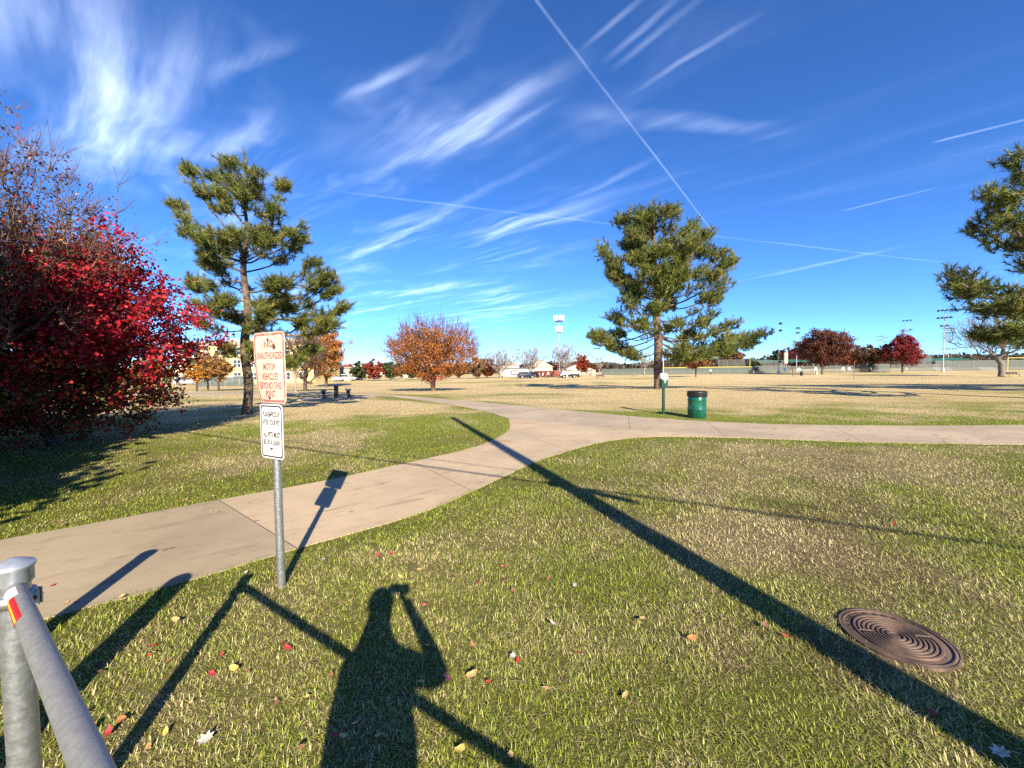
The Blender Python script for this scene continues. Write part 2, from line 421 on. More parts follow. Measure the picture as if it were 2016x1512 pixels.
def build_ground():
    xs = graded(-1500, 1500, -22, 26, 0.28); ys = graded(-120, 2200, -2, 24, 0.25)
    X, Y = np.meshgrid(xs, ys); x, y = X.ravel(), Y.ravel()
    V = np.stack([x, y, T(x, y)], 1)
    c = turf(x, y)
    soil = np.array((0.105, 0.085, 0.040)); k = (0.66*(1-sst(y, 5, 15)))[:, None]
    c = c*(1-k)+soil*k*(0.6+0.8*fbm(x*1.1, y*1.1, 21)[:, None])
    nx = len(xs); i = np.arange((len(ys)-1)*(nx-1)); r, q = i//(nx-1), i % (nx-1); a = r*nx+q
    F = np.stack([a, a+1, a+nx+1, a+nx], 1)
    o = link('ground', np_mesh('ground', V, F, ground_material(), c, True)); tag(o, kind='structure')
build_ground()

def concrete(name, base, dark, stain=True):
    m, g, out = new_mat(name)
    p = g.n('ShaderNodeBsdfPrincipled'); g.t.links.new(p.outputs[0], out.inputs[0])
    pos = g.n('ShaderNodeNewGeometry').outputs['Position']; x, y, z = g.sep(pos)
    big = g.noise(pos, 0.55, 5, 0.6); mid = g.noise(pos, 4.0, 6, 0.7, 0.4); fine = g.noise(pos, 120, 3, 0.7)
    c = g.mix(g.ss(big, 0.35, 0.68), tuple(v*0.86 for v in base), tuple(min(1, v*1.10) for v in base))
    c = g.mix(g.m('MULTIPLY', g.ss(mid, 0.52, 0.74), 0.38), c, dark)
    c = g.mix(1.0, c, g.mix(fine, (0.80, 0.80, 0.80), (1.18, 1.18, 1.18)), 'MULTIPLY')
    # dirt trodden and washed on to the slabs, in smears along the path
    al = g.m('ADD', g.m('MULTIPLY', x, 0.80), g.m('MULTIPLY', y, 0.60)); ac = g.m('SUBTRACT', g.m('MULTIPLY', y, 0.80), g.m('MULTIPLY', x, 0.60))
    sm = g.noise(g.comb(g.m('MULTIPLY', al, 1.3), g.m('MULTIPLY', ac, 5.5)), 1.0, 6, 0.7, 0.6)
    c = g.mix(g.m('MULTIPLY', g.ss(sm, 0.53, 0.74), 0.60), c, (0.12, 0.092, 0.062))
    if stain:                                                          # rust-red clay stain at the inner corner of the junction
        s0 = gp(1022, 833); s1 = gp(975, 872)
        n = g.noise(pos, 2.3, 6, 0.72, 1.2)
        for q, rad in ((s0, 0.85), (s1, 0.75), (gp(1045, 828), 0.6)):
            dd = g.vm('DISTANCE', pos, tuple(q), out=1)
            f = g.m('MULTIPLY', g.ss(dd, rad, 0.05), g.ss(n, 0.50, 0.66))
            c = g.mix(g.m('MULTIPLY', f, 0.8), c, (0.30, 0.105, 0.035))
    g.put(p.inputs['Base Color'], c); p.inputs['Roughness'].default_value = 0.85; p.inputs['Specular IOR Level'].default_value = 0.25
    b = g.n('ShaderNodeBump'); b.inputs['Strength'].default_value = 0.35; b.inputs['Distance'].default_value = 0.004
    g.put(b.inputs['Height'], g.m('ADD', fine, g.noise(pos, 35, 4, 0.7))); g.t.links.new(b.outputs[0], p.inputs['Normal'])
    return m
M['conc_a'] = concrete('tan_concrete', (0.435, 0.340, 0.228), (0.27, 0.205, 0.135))
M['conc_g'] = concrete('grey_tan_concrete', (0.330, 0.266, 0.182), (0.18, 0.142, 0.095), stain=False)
M['conc_b'] = concrete('pinkish_concrete', (0.385, 0.308, 0.218), (0.24, 0.19, 0.13))
PATH_Z = 0.010
def slab(poly, parent, m, name='slab'):
    poly = [Vector((p[0], p[1])) for p in poly]
    if sum(poly[i].x*poly[(i+1) % len(poly)].y-poly[(i+1) % len(poly)].x*poly[i].y for i in range(len(poly))) < 0: poly.reverse()
    bm = bmesh.new(); vs = [bm.verts.new((p.x, p.y, Tz(p.x, p.y)+PATH_Z)) for p in poly]
    f = bm.faces.new(vs); r = bmesh.ops.extrude_face_region(bm, geom=[f])
    ev = [e for e in r['geom'] if isinstance(e, bmesh.types.BMVert)]
    for v in vs: v.co.z -= 0.10
    top = [e for e in r['geom'] if isinstance(e, bmesh.types.BMFace)][0]
    bmesh.ops.triangulate(bm, faces=[q for q in bm.faces if len(q.verts) > 4])
    bmesh.ops.recalc_face_normals(bm, faces=bm.faces)
    me = bpy.data.meshes.new(name); bm.to_mesh(me); bm.free(); me.materials.append(m)
    return link(name, me, parent)
def near_i(S, p):
    q = np.array(gp(*p).xy); return int(np.argmin(((S-q)**2).sum(1)))
def pull(S, i, j, gap=0.006):
    """points i..j of an edge with both ends drawn in by the joint gap"""
    P = [Vector(p) for p in S[i:j+1]]
    a = (P[1]-P[0]).normalized(); b = (P[-2]-P[-1]).normalized()
    return [P[0]+a*gap]+P[1:-1]+[P[-1]+b*gap]
M['joint'] = mat('dark_joint_filler', (0.055, 0.045, 0.035), 0.95, vary=0.3, scale=8)
def joint(a, b, parent):
    a, b = Vector(a), Vector(b); d = (b-a).normalized(); n = Vector((-d.y, d.x))*0.007; vs = []
    for dz in (-0.05, PATH_Z-0.002):
        for p in (a-n, b-n, b+n, a+n): vs.append((p.x, p.y, Tz(p.x, p.y)+dz))
    m = MB(); m.add(vs, [(0, 3, 2, 1), (4, 5, 6, 7), (0, 1, 5, 4), (1, 2, 6, 5), (2, 3, 7, 6), (3, 0, 4, 7)]); m.build('joint_filler', M['joint'], parent)
def build_path():
    pa = tag(link('footpath', None), kind='structure'); pb = tag(link('cross_path', None), kind='structure')
    j1 = [0, near_i(S1, (430, 985)), near_i(S1, (800, 912)), near_i(S1, (1003, 845)), len(S1)-1]
    j2 = [0, near_i(S2, (585, 1081)), near_i(S2, (935, 966)), near_i(S2, (1120, 888)), len(S2)-1]
    for k in range(4):
        a = pull(S1, j1[k], j1[k+1]); b = pull(S2, j2[k], j2[k+1])
        poly = a+b[::-1]
        if k == 3:
            c = [Vector(p) for p in S4[i1480:i1000+1]][::-1]
            nn = [Vector((c[min(i+1, len(c)-1)]-c[max(i-1, 0)])).normalized() for i in range(len(c))]
            c = [p+Vector((n.y, -n.x))*0.008 for p, n in zip(c, nn)]
            poly = a[:-1]+c[1:-1]+b[::-1][1:]
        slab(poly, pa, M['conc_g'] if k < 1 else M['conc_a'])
        if k: joint(S1[j1[k]], S2[j2[k]], pa)
    st = [((2500, 833), (2500, 876)), ((2040, 837), (2120, 876)), ((1640, 837.5), (1705, 871)), ((1395, 830), (1440, 860.5)), ((1235, 819.3), (1240, 846)), ((1120, 808.2), (1095, 832.5)), ((1010, 797.7), (962, 811.5)), ((935, 790.6), (880, 795.7)), ((868, 784.8), (800, 784.8)), ((800, 779.5), (735, 779.2)), ((600, 772.8), (600, 776.5)), ((480, 773), (480, 777)), ((350, 773.5), (350, 777.5)), ((50, 777), (50, 781))]
    I3 = [near_i(S3, s[0]) for s in st]; I4 = [near_i(S4, s[1]) for s in st]
    for k in range(len(st)-1):
        slab(pull(S3, I3[k], I3[k+1])+pull(S4, I4[k], I4[k+1])[::-1], pb, M['conc_b'])
        if k: joint(S3[I3[k]], S4[I4[k]], pb)
build_path()

# ------------------------------------------------------------------ grass
def build_grass():
    rng = np.random.default_rng(4)
    VS_, FS_, CS_ = [], [], []; off = 0
    #        y0   y1   per m2  len   width  tilt
    bands = [(1.1, 2.4, 13800, 0.031, 0.0037), (2.4, 3.6, 9300, 0.033, 0.0044), (3.6, 5.5, 5000, 0.035, 0.0058), (5.5, 8.5, 2900, 0.038, 0.0092), (8.5, 13, 1000, 0.040, 0.0135), (13, 20, 260, 0.036, 0.017)]
    for y0, y1, dens, L0, w0 in bands:
        hw = 1.36*y1+1.2; n = int(dens*(y1-y0)*2*hw)
        x = rng.uniform(-hw, hw, n); y = rng.uniform(y0, y1, n)
        keep = np.abs(x) < 1.36*y+1.2
        x, y = x[keep], y[keep]
        clump = fbm(x*5.5, y*5.5, 31, 3); keep = rng.random(len(x)) < (0.02+1.75*clump)*(1-sst(y, 13, 20))
        x, y = x[keep], y[keep]
        jx = x+rng.normal(0, 0.022, len(x)); jy = y+rng.normal(0, 0.022, len(x))
        keep = ~(inside(POLY_A, jx, jy) | inside(POLY_B, jx, jy)) & ((x-MAN.x)**2+(y-MAN.y)**2 > (0.285+0.015*np.sin(7*np.arctan2(y-MAN.y, x-MAN.x)))**2)
        x, y = x[keep], y[keep]
        # ragged fringe growing over the path edges
        ex = []
        for S, ref in ((S1, POLY_A), (S2, POLY_A), (S3, POLY_B), (S4, POLY_B)):
            m = (S[:, 1] > y0) & (S[:, 1] <= y1) & (np.abs(S[:, 0]) < 1.36*S[:, 1]+1.2)
            if m.sum() < 2: continue
            k = int(m.sum()*0.25*(700 if y1 < 6 else 320 if y1 < 9 else 110)); i = rng.choice(np.nonzero(m)[0][:-1], k); t = rng.random((k, 1))
            q = S[i]*(1-t)+S[np.minimum(i+1, len(S)-1)]*t+rng.normal(0, 0.022 if y1 < 9 else 0.035, (k, 2)); ex.append(q)
        if ex:
            q = np.concatenate(ex); m = fbm(q[:, 0]*3.1, q[:, 1]*3.1, 71, 3)+rng.normal(0, 0.12, len(q)) > 0.36
            ins = inside(POLY_A, q[:, 0], q[:, 1]) | inside(POLY_B, q[:, 0], q[:, 1])
            q = q[m & (~ins | (np.minimum.reduce([edge_dist(q[:, 0], q[:, 1], s_) for s_ in (S1, S2, S3, S4)]) < 0.35) & (rng.random(len(q)) < 0.35))]
            jn = inside(POLY_A, q[:, 0]+0.06, q[:, 1]) & inside(POLY_A, q[:, 0]-0.06, q[:, 1]) & inside(POLY_A, q[:, 0], q[:, 1]-0.06) & inside(POLY_A, q[:, 0], q[:, 1]+0.06)
            jn |= (inside(POLY_B, q[:, 0], q[:, 1]-0.08) & inside(POLY_A, q[:, 0], q[:, 1]+0.0)) | (inside(POLY_B, q[:, 0], q[:, 1]) & inside(POLY_A, q[:, 0], q[:, 1]-0.10)) | (inside(POLY_A, q[:, 0], q[:, 1]-0.12) & inside(POLY_B, q[:, 0], q[:, 1]+0.12))
            q = q[~jn]; x = np.concatenate([x, q[:, 0]]); y = np.concatenate([y, q[:, 1]])
        n = len(x); rnd = rng.random(n)
        amp = 0.52*(1-0.55*sst(y, 6, 14)); c = turf(x, y, rnd)*(1-amp+2*amp*rng.random(n))[:, None]
        brown = (rng.random(n) < 0.06+0.42*sst(fbm(x*0.9, y*0.9, 51, 4), 0.56, 0.70)*(1-sst(y, 9, 14)))[:, None]; c = np.where(brown, np.array((0.17, 0.12, 0.065))*(0.6+0.8*rng.random(n))[:, None], c)
        tall = 0.55+0.9*fbm(x*2.1, y*2.1, 41, 3)
        L = L0*tall*rng.uniform(0.55, 1.5, n); w = w0*rng.uniform(0.7, 1.3, n)
        az = rng.uniform(0, 2*np.pi, n); th = rng.uniform(0.35, 1.30, n); th2 = np.minimum(th+rng.uniform(0.1, 0.8, n), 1.62)
        thatch = rng.random(n) < 0.10                         # dead straw lying flat among the live blades
        th = np.where(thatch, rng.uniform(1.15, 1.52, n), th); th2 = np.where(thatch, rng.uniform(1.4, 1.75, n), th2); L = np.where(thatch, L*1.7, L)
        c = np.where(thatch[:, None], np.array((0.46, 0.37, 0.205))*(0.55+0.75*rng.random(n))[:, None], c)
        dx, dy = np.cos(az), np.sin(az); px, py = -dy, dx
        z = T(x, y)
        b = np.stack([x, y, z-0.004], 1)
        m_ = b+np.stack([dx*np.sin(th), dy*np.sin(th), np.cos(th)], 1)*(0.55*L)[:, None]
        t_ = m_+np.stack([dx*np.sin(th2), dy*np.sin(th2), np.cos(th2)], 1)*(0.5*L)[:, None]
        sd = np.stack([px, py, np.zeros(n)], 1)*(w/2)[:, None]
        if y0 >= 5.5:                                         # farther off one triangle draws a blade
            v = np.stack([b-sd, b+sd, t_], 1).reshape(-1, 3); i = np.arange(n)[:, None]*3+off
            VS_.append(v); FS_.append(i+np.array([[0, 1, 2]])); CS_.append(np.repeat(c, 3, 0)); off += n*3; continue
        v = np.stack([b-sd, b+sd, m_-sd*0.85, m_+sd*0.85, t_], 1).reshape(-1, 3)
        i = np.arange(n)[:, None]*5+off
        f = np.concatenate([i+np.array([[0, 1, 3]]), i+np.array([[0, 3, 2]]), i+np.array([[2, 3, 4]])], 0)
        VS_.append(v); FS_.append(f); CS_.append(np.repeat(c, 5, 0)); off += n*5
    me = np_mesh('grass', np.concatenate(VS_), np.concatenate(FS_), M['blade'], np.concatenate(CS_))
    o = link('grass', me); tag(o, 'short half dormant green and straw lawn grass beside the path', 'grass', kind='stuff')
    print('grass tris', sum(len(f) for f in FS_))
build_grass()

# ------------------------------------------------------------------ trees
def seg_mesh(P0, P1, R0, R1, k):
    """tapered prisms for many branch segments at once"""
    d = P1-P0; L = np.linalg.norm(d, axis=1, keepdims=True); d = d/np.maximum(L, 1e-6)
    ref = np.where(np.abs(d[:, 2:3]) < 0.9, np.array([[0, 0, 1.0]]), np.array([[1.0, 0, 0]]))
    u = np.cross(d, ref); u /= np.linalg.norm(u, axis=1, keepdims=True); w = np.cross(d, u)
    a = np.arange(k)*2*np.pi/k; ca, sa = np.cos(a), np.sin(a)
    ring = u[:, None, :]*ca[None, :, None]+w[:, None, :]*sa[None, :, None]
    V = np.stack([P0[:, None, :]-d[:, None, :]*0.2*R0[:, None, None]+ring*R0[:, None, None], P1[:, None, :]+d[:, None, :]*0.2*R1[:, None, None]+ring*R1[:, None, None]], 1)   # (n,2,k,3)
    n = len(P0); b = (np.arange(n)*2*k)[:, None]; q = np.arange(k)
    F = np.stack([b+q, b+(q+1) % k, b+k+(q+1) % k, b+k+q], 2).reshape(-1, 4)
    return V.reshape(-1, 3), F

class Skel:
    """branch skeleton grown by joining tips, near ones first, to the cheapest point of what already stands"""
    def __init__(s, cap=60000):
        s.p = np.zeros((cap, 3)); s.par = np.full(cap, -1); s.len = np.zeros(cap); s.n = 0; s.tips = []; s.rmin = np.zeros(cap)
    def node(s, p, par):
        i = s.n; s.p[i] = p; s.par[i] = par
        s.len[i] = 0 if par < 0 else s.len[par]+np.linalg.norm(s.p[i]-s.p[par]); s.n += 1; return i
    def chain(s, pts, par=-1):
        ids = []
        for p in pts: par = s.node(p, par); ids.append(par)
        return ids
    def join(s, tip, bf, step, rng, sag=0.0, wob=0.06, lo=0):
        d = np.linalg.norm(s.p[lo:s.n]-tip, axis=1); c = d+bf*s.len[lo:s.n]
        up = (tip[2]-s.p[lo:s.n, 2])/np.maximum(d, 1e-6)
        i = int(np.argmin(c+0.35*d*np.maximum(0, -0.1-up)))+lo
        p0 = s.p[i].copy(); L = np.linalg.norm(tip-p0); m = max(1, int(L/step)); par = i
        for k in range(1, m+1):
            t = k/m; q = p0*(1-t)+tip*t+np.array([0, 0, sag*L*t*(1-t)*4])
            if k < m: q = q+rng.normal(0, wob*L/m, 3)
            par = s.node(q, par)
        s.tips.append(par); return par
    def radii(s, r_trunk, r_tip, power=0.48):
        cnt = np.zeros(s.n); 
        for t in s.tips: cnt[t] += 1
        for i in range(s.n-1, 0, -1):
            if s.par[i] >= 0: cnt[s.par[i]] += cnt[i]
        cnt = np.maximum(cnt, 0.5)
        r = r_tip+(r_trunk-r_tip)*(cnt/cnt.max())**power
        return r
    def mesh(s, name, mat_, r, flare=None):
        i = np.arange(s.n)[s.par[:s.n] >= 0]; j = s.par[i]
        P0, P1, R0, R1 = s.p[j], s.p[i], np.minimum(r[j], r[i]*1.35), r[i]
        thick = R0 > 0.03
        V1, F1 = seg_mesh(P0[thick], P1[thick], R0[thick], R1[thick], 7)
        V2, F2 = seg_mesh(P0[~thick], P1[~thick], R0[~thick], R1[~thick], 3)
        return np_mesh(name, np.concatenate([V1, V2]), np.concatenate([F1, F2+len(V1)]), mat_, None, True)

def leaf_quads(C, size, rng, outward=None, flat=0.5, aspect=0.75):
    """diamond leaves folded along the midrib: V, F"""
    n = len(C); nn = rng.normal(0, 1, (n, 3))
    if outward is not None: nn = nn+outward*flat
    nn /= np.linalg.norm(nn, axis=1, keepdims=True)
    u = np.cross(nn, rng.normal(0, 1, (n, 3))); u /= np.linalg.norm(u, axis=1, keepdims=True); w = np.cross(nn, u)
    s = (size*rng.uniform(0.65, 1.35, n))[:, None]
    V = np.stack([C-u*s*0.5, C+w*s*0.5*aspect+nn*s*0.12, C+u*s*0.55, C-w*s*0.5*aspect+nn*s*0.12], 1).reshape(-1, 3)
    b = (np.arange(n)*4)[:, None]
    F = np.concatenate([b+np.array([[0, 1, 2]]), b+np.array([[0, 2, 3]])], 0)
    return V, F
def palette(cols, w, n, rng, jit=0.3):
    cols = np.array(cols); c = cols[rng.choice(len(cols), n, p=np.array(w)/np.sum(w))]
    return np.clip(c*(1+rng.uniform(-jit, jit, (n, 1)))*(1+rng.uniform(-0.12, 0.12, (n, 3))), 0, 1)

def crown_points(n, hw, z0, z1, rng, shape='round', fill=0.42, lump=0.18, hd=None):
    """points spread through a lumpy crown, denser towards its skin"""
    hd = hd or hw; a = rng.uniform(0, 2*np.pi, n); c = rng.uniform(-1, 1, n); sq = np.sqrt(1-c*c)
    d = np.stack([sq*np.cos(a), sq*np.sin(a), c], 1)
    ph = rng.uniform(0, 6.28, 8)
    L = 1+lump*(np.sin(3*a+ph[0]+2*c)+np.sin(5*a+ph[1])*np.cos(4*c+ph[2])+0.7*np.sin(7*a+6*c+ph[3])+0.6*np.sin(11*a-9*c+ph[4]))/2
    r = rng.random(n)**fill*L
    zc, zh = (z0+z1)/2, (z1-z0)/2
    x, y, z = d[:, 0]*r*hw, d[:, 1]*r*hd, d[:, 2]*r*zh
    if shape == 'vase':                                       # narrow below, widest in the upper half
        t = np.clip((z/zh+1)/2, 0, 1.2); k = 0.45+0.62*sst(t, 0.0, 0.62); x, y = x*k, y*k
    if shape == 'cone':
        t = np.clip((z/zh+1)/2, 0, 1.2); k = 1.28*(1-0.80*t**1.1); x, y = x*k, y*k
    return np.stack([x, y, z+zc], 1)

def leafy_tree(name, label, base, H, hw, z0, cols, w, seed, cat='tree', n_tips=260, leaves=4000, lsize=0.12, trunk_r=0.12, fork=None, shape='round', bark='bark', group=None,
               twig=0.006, spread=0.22, fill=0.42, lump=0.18, tone=None, bf=0.28, hd=None, stems=1, lean=(0, 0), power=0.48, twigs_out=0, leaf_zmax=1.0, sag=0.05, step=None, tw_len=0.4):
    rng = np.random.default_rng(seed); root = thing(name, label, cat, base, 0.0, group)
    fork = fork or z0*0.9; sk = Skel(); step = step or H*0.06
    r0 = None; first = 0
    for s_ in range(stems):
        a = rng.uniform(0, 6.28); rr = 0.0 if stems == 1 else 0.25*hw*0.35
        top = np.array([lean[0]+rr*math.cos(a)*2.2, lean[1]+rr*math.sin(a)*2.2, fork])
        b0 = np.array([rr*math.cos(a)*0.5, rr*math.sin(a)*0.5, -0.05]); m = 7
        pts = [b0+(top-b0)*(k/m)+np.array([math.sin(k*1.3+seed)*0.02*fork*0.5, math.cos(k*1.7+seed)*0.02*fork*0.5, 0])*(0 < k) for k in range(m+1)]
        sk.chain(pts)
    lo = 0 if stems > 1 else 5
    tips = crown_points(n_tips, hw, z0, H, rng, shape, fill, lump, hd)+np.array([lean[0], lean[1], 0])
    ctr = np.array([lean[0], lean[1], fork]); tips = tips[np.argsort(np.linalg.norm(tips-ctr, axis=1))]
    for t in tips: sk.join(t, bf, step, rng, sag=-sag, lo=lo)
    tip_ids = list(sk.tips)
    if twigs_out:                                             # fine outward shoots that make the bare outline fuzzy
        for i in tip_ids:
            p = sk.p[i]; o = p-ctr; o = o/np.linalg.norm(o)
            for _ in range(twigs_out):
                d = o*0.8+rng.normal(0, 0.38, 3)+np.array([0, 0, 0.45]); d /= np.linalg.norm(d); L = tw_len*rng.uniform(0.5, 1.3)
                a1 = sk.node(p+d*L*0.5+rng.normal(0, 0.03*L, 3), i); sk.tips.append(sk.node(p+d*L+np.array([0, 0, 0.08*L])+rng.normal(0, 0.05*L, 3), a1))
    r = sk.radii(trunk_r, twig, power)
    link('trunk', sk.mesh(name+'_trunk', M[bark], r), root)
    if leaves:
        src = np.array(tip_ids); pick = src[rng.integers(0, len(src), leaves)]
        t = rng.random((leaves, 1))*0.8
        C = sk.p[pick]*(1-t)+sk.p[sk.par[pick]]*t+rng.normal(0, spread, (leaves, 3))*np.array([1, 1, 0.8])
        if leaf_zmax < 1:
            zz = (C[:, 2]-z0)/(H-z0); keep = rng.random(leaves) < 1-sst(zz, leaf_zmax-0.25, leaf_zmax+0.2); C = C[keep]
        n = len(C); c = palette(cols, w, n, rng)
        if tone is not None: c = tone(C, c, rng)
        out = C-np.array([lean[0], lean[1], (z0+H)/2]); out /= np.maximum(np.linalg.norm(out, axis=1, keepdims=True), 1e-6)
        V, F = leaf_quads(C, lsize, rng, out, 0.6)
        link('crown', np_mesh(name+'_crown', V, F, M['leaf'], np.repeat(c, 4, 0)), root)
    return root

def pine_tree(name, label, base, H, limbs, seed, trunk_r=0.2, lean=(0, 0), extra=30, crown0=0.22, tuft_gap=0.26, needle=0.20, nw=0.012, K=20, cat='tree', hw=4.0, group=None, top_round=0.0, cols=None, dens=1.0, clump=0.7, shoot=0.32, per=12, cone=0.46):
    """limbs: (x_end, z_end, z_attach, y_end) relative to the base"""
    rng = np.random.default_rng(seed); root = thing(name, label, cat, base, 0.0, group); sk = Skel()
    m = 26; tr = [np.array([lean[0]*(k/m)**1.3+0.05*math.sin(k*0.8+seed), lean[1]*(k/m)**1.3+0.05*math.cos(k*0.7+seed), -0.05+(H-0.2)*(k/m)]) for k in range(m+1)]
    tid = sk.chain(tr)
    tz = np.array([p[2] for p in tr])
    tips = []
    L_all = list(limbs)
    for k in range(extra):
        zf = crown0+(1-crown0)*rng.random()**0.9; a = rng.uniform(0, 6.28)
        reach = hw*(1-zf)**0.75*rng.uniform(0.55, 1.0)+0.35
        if top_round: reach = hw*(0.35+0.65*math.sin(min(1, (1-zf)/0.75)*math.pi*0.55))*rng.uniform(0.5, 0.95)
        za = zf*H*0.96; L_all.append((reach*math.cos(a), min(H*0.985, za+reach*rng.uniform(0.05, 0.55)), za, reach*math.sin(a)))
    for (xe, ze, za, ye) in L_all:
        i = tid[int(np.argmin(np.abs(tz-za)))]; p0 = sk.p[i].copy(); p1 = np.array([xe, ye, ze]); L = np.linalg.norm(p1-p0); mm = max(3, int(L/0.35)); par = i
        side = np.cross((p1-p0)/L, [0, 0, 1.0]); ids = []
        for k in range(1, mm+1):
            t = k/mm; q = p0*(1-t)+p1*t; q[2] -= 0.13*L*math.sin(math.pi*t)*(1 if ze-za < 0.9*L else 0.3)
            q = q+side*0.05*L*math.sin(2.5*math.pi*t+seed)+rng.normal(0, 0.02, 3); par = sk.node(q, par); ids.append(par)
        sk.tips.append(par); tips.append((sk.p[par]+0, (p1-p0)/L))
        # puffs of needle tufts over the outer part of the limb
        nc = max(2, int(1+L/clump*1.25*dens)); tl = (p1-p0)/L
        for c_ in range(nc):
            t = 1.0-0.62*rng.random()**1.3 if c_ else 0.97
            q = sk.p[ids[min(mm-1, int(t*mm))]]+side*rng.normal(0, 0.16)*L*(1.2-t)+np.array([0, 0, 0.10*clump])
            rc = clump*rng.uniform(0.42, 0.75); nt = int(per*rng.uniform(0.7, 1.4))+2
            u = rng.normal(0, 1, (nt, 3)); u /= np.linalg.norm(u, axis=1, keepdims=True); u *= rng.random((nt, 1))**0.4
            for v in u: tips.append((q+v*rc*np.array([1.05, 1.05, 0.62])+tl*0.1, None))
    for k in range(int(18*dens)):
        tips.append((np.array([lean[0], lean[1], H])+rng.normal(0, 1, 3)*np.array([0.22, 0.22, 0.35])-np.array([0, 0, 0.35]), None))
    pos = []; drs = []
    tips = sorted(tips, key=lambda q: math.hypot(q[0][0]-lean[0]*q[0][2]/H, q[0][1]))
    for p, d in tips:
        if p[2] < 0.8: continue
        if d is None:
            i = sk.join(p, 0.05, 0.3, rng, sag=-0.06, lo=3); d = sk.p[i]-sk.p[sk.par[i]]; d = d/max(np.linalg.norm(d), 1e-6)
        pos.append(p); drs.append(d)
    r = sk.radii(trunk_r, 0.008, 0.50)
    for k, i in enumerate(tid): r[i] = max(r[i], trunk_r*(1-0.80*k/m))*(1+0.35*math.exp(-k*1.3))
    link('trunk', sk.mesh(name+'_trunk', M['bark_pine'], r), root)
    pos = np.array(pos); drs = np.array(drs); drs[:, 2] += 0.70; drs += rng.normal(0, 0.30, drs.shape); drs /= np.linalg.norm(drs, axis=1, keepdims=True)
    n = len(pos); P = np.repeat(pos, K, 0); D = np.repeat(drs, K, 0)
    nd = D*rng.uniform(0.45, 1.25, (n*K, 1))+rng.normal(0, cone, (n*K, 3)); nd /= np.linalg.norm(nd, axis=1, keepdims=True)
    st = P+D*rng.uniform(-0.6, 0.4, (n*K, 1))*shoot; L = needle*rng.uniform(0.7, 1.25, (n*K, 1))
    sd = np.cross(nd, rng.normal(0, 1, (n*K, 3))); sd /= np.linalg.norm(sd, axis=1, keepdims=True); sd *= nw*0.5
    V = np.stack([st-sd, st+sd, st+nd*L], 1).reshape(-1, 3); F = np.arange(n*K*3).reshape(-1, 3)
    cols = cols or [(0.128, 0.150, 0.029), (0.180, 0.194, 0.040), (0.062, 0.082, 0.021), (0.24, 0.23, 0.052)]
    c = np.repeat(palette(cols, (4, 3, 3, 1.2), n, rng, 0.2), K, 0)*rng.uniform(0.75, 1.25, (n*K, 1))
    link('foliage', np_mesh(name+'_foliage', V, F, M['needle'], np.repeat(c, 3, 0)), root)
    return root, n

def limbs_from(pxs, basept, Y, rng):
    """(px, py of a limb's end, px, py where it leaves the trunk, depth offset) -> local limb"""
    out = []
    for (ex, ey, ax, ay, dy) in pxs:
        out.append((x_at(ex, ey, Y+dy)-basept.x, z_at(ex, ey, Y+dy)-basept.z, z_at(ax, ay, Y)-basept.z, dy))
    return out

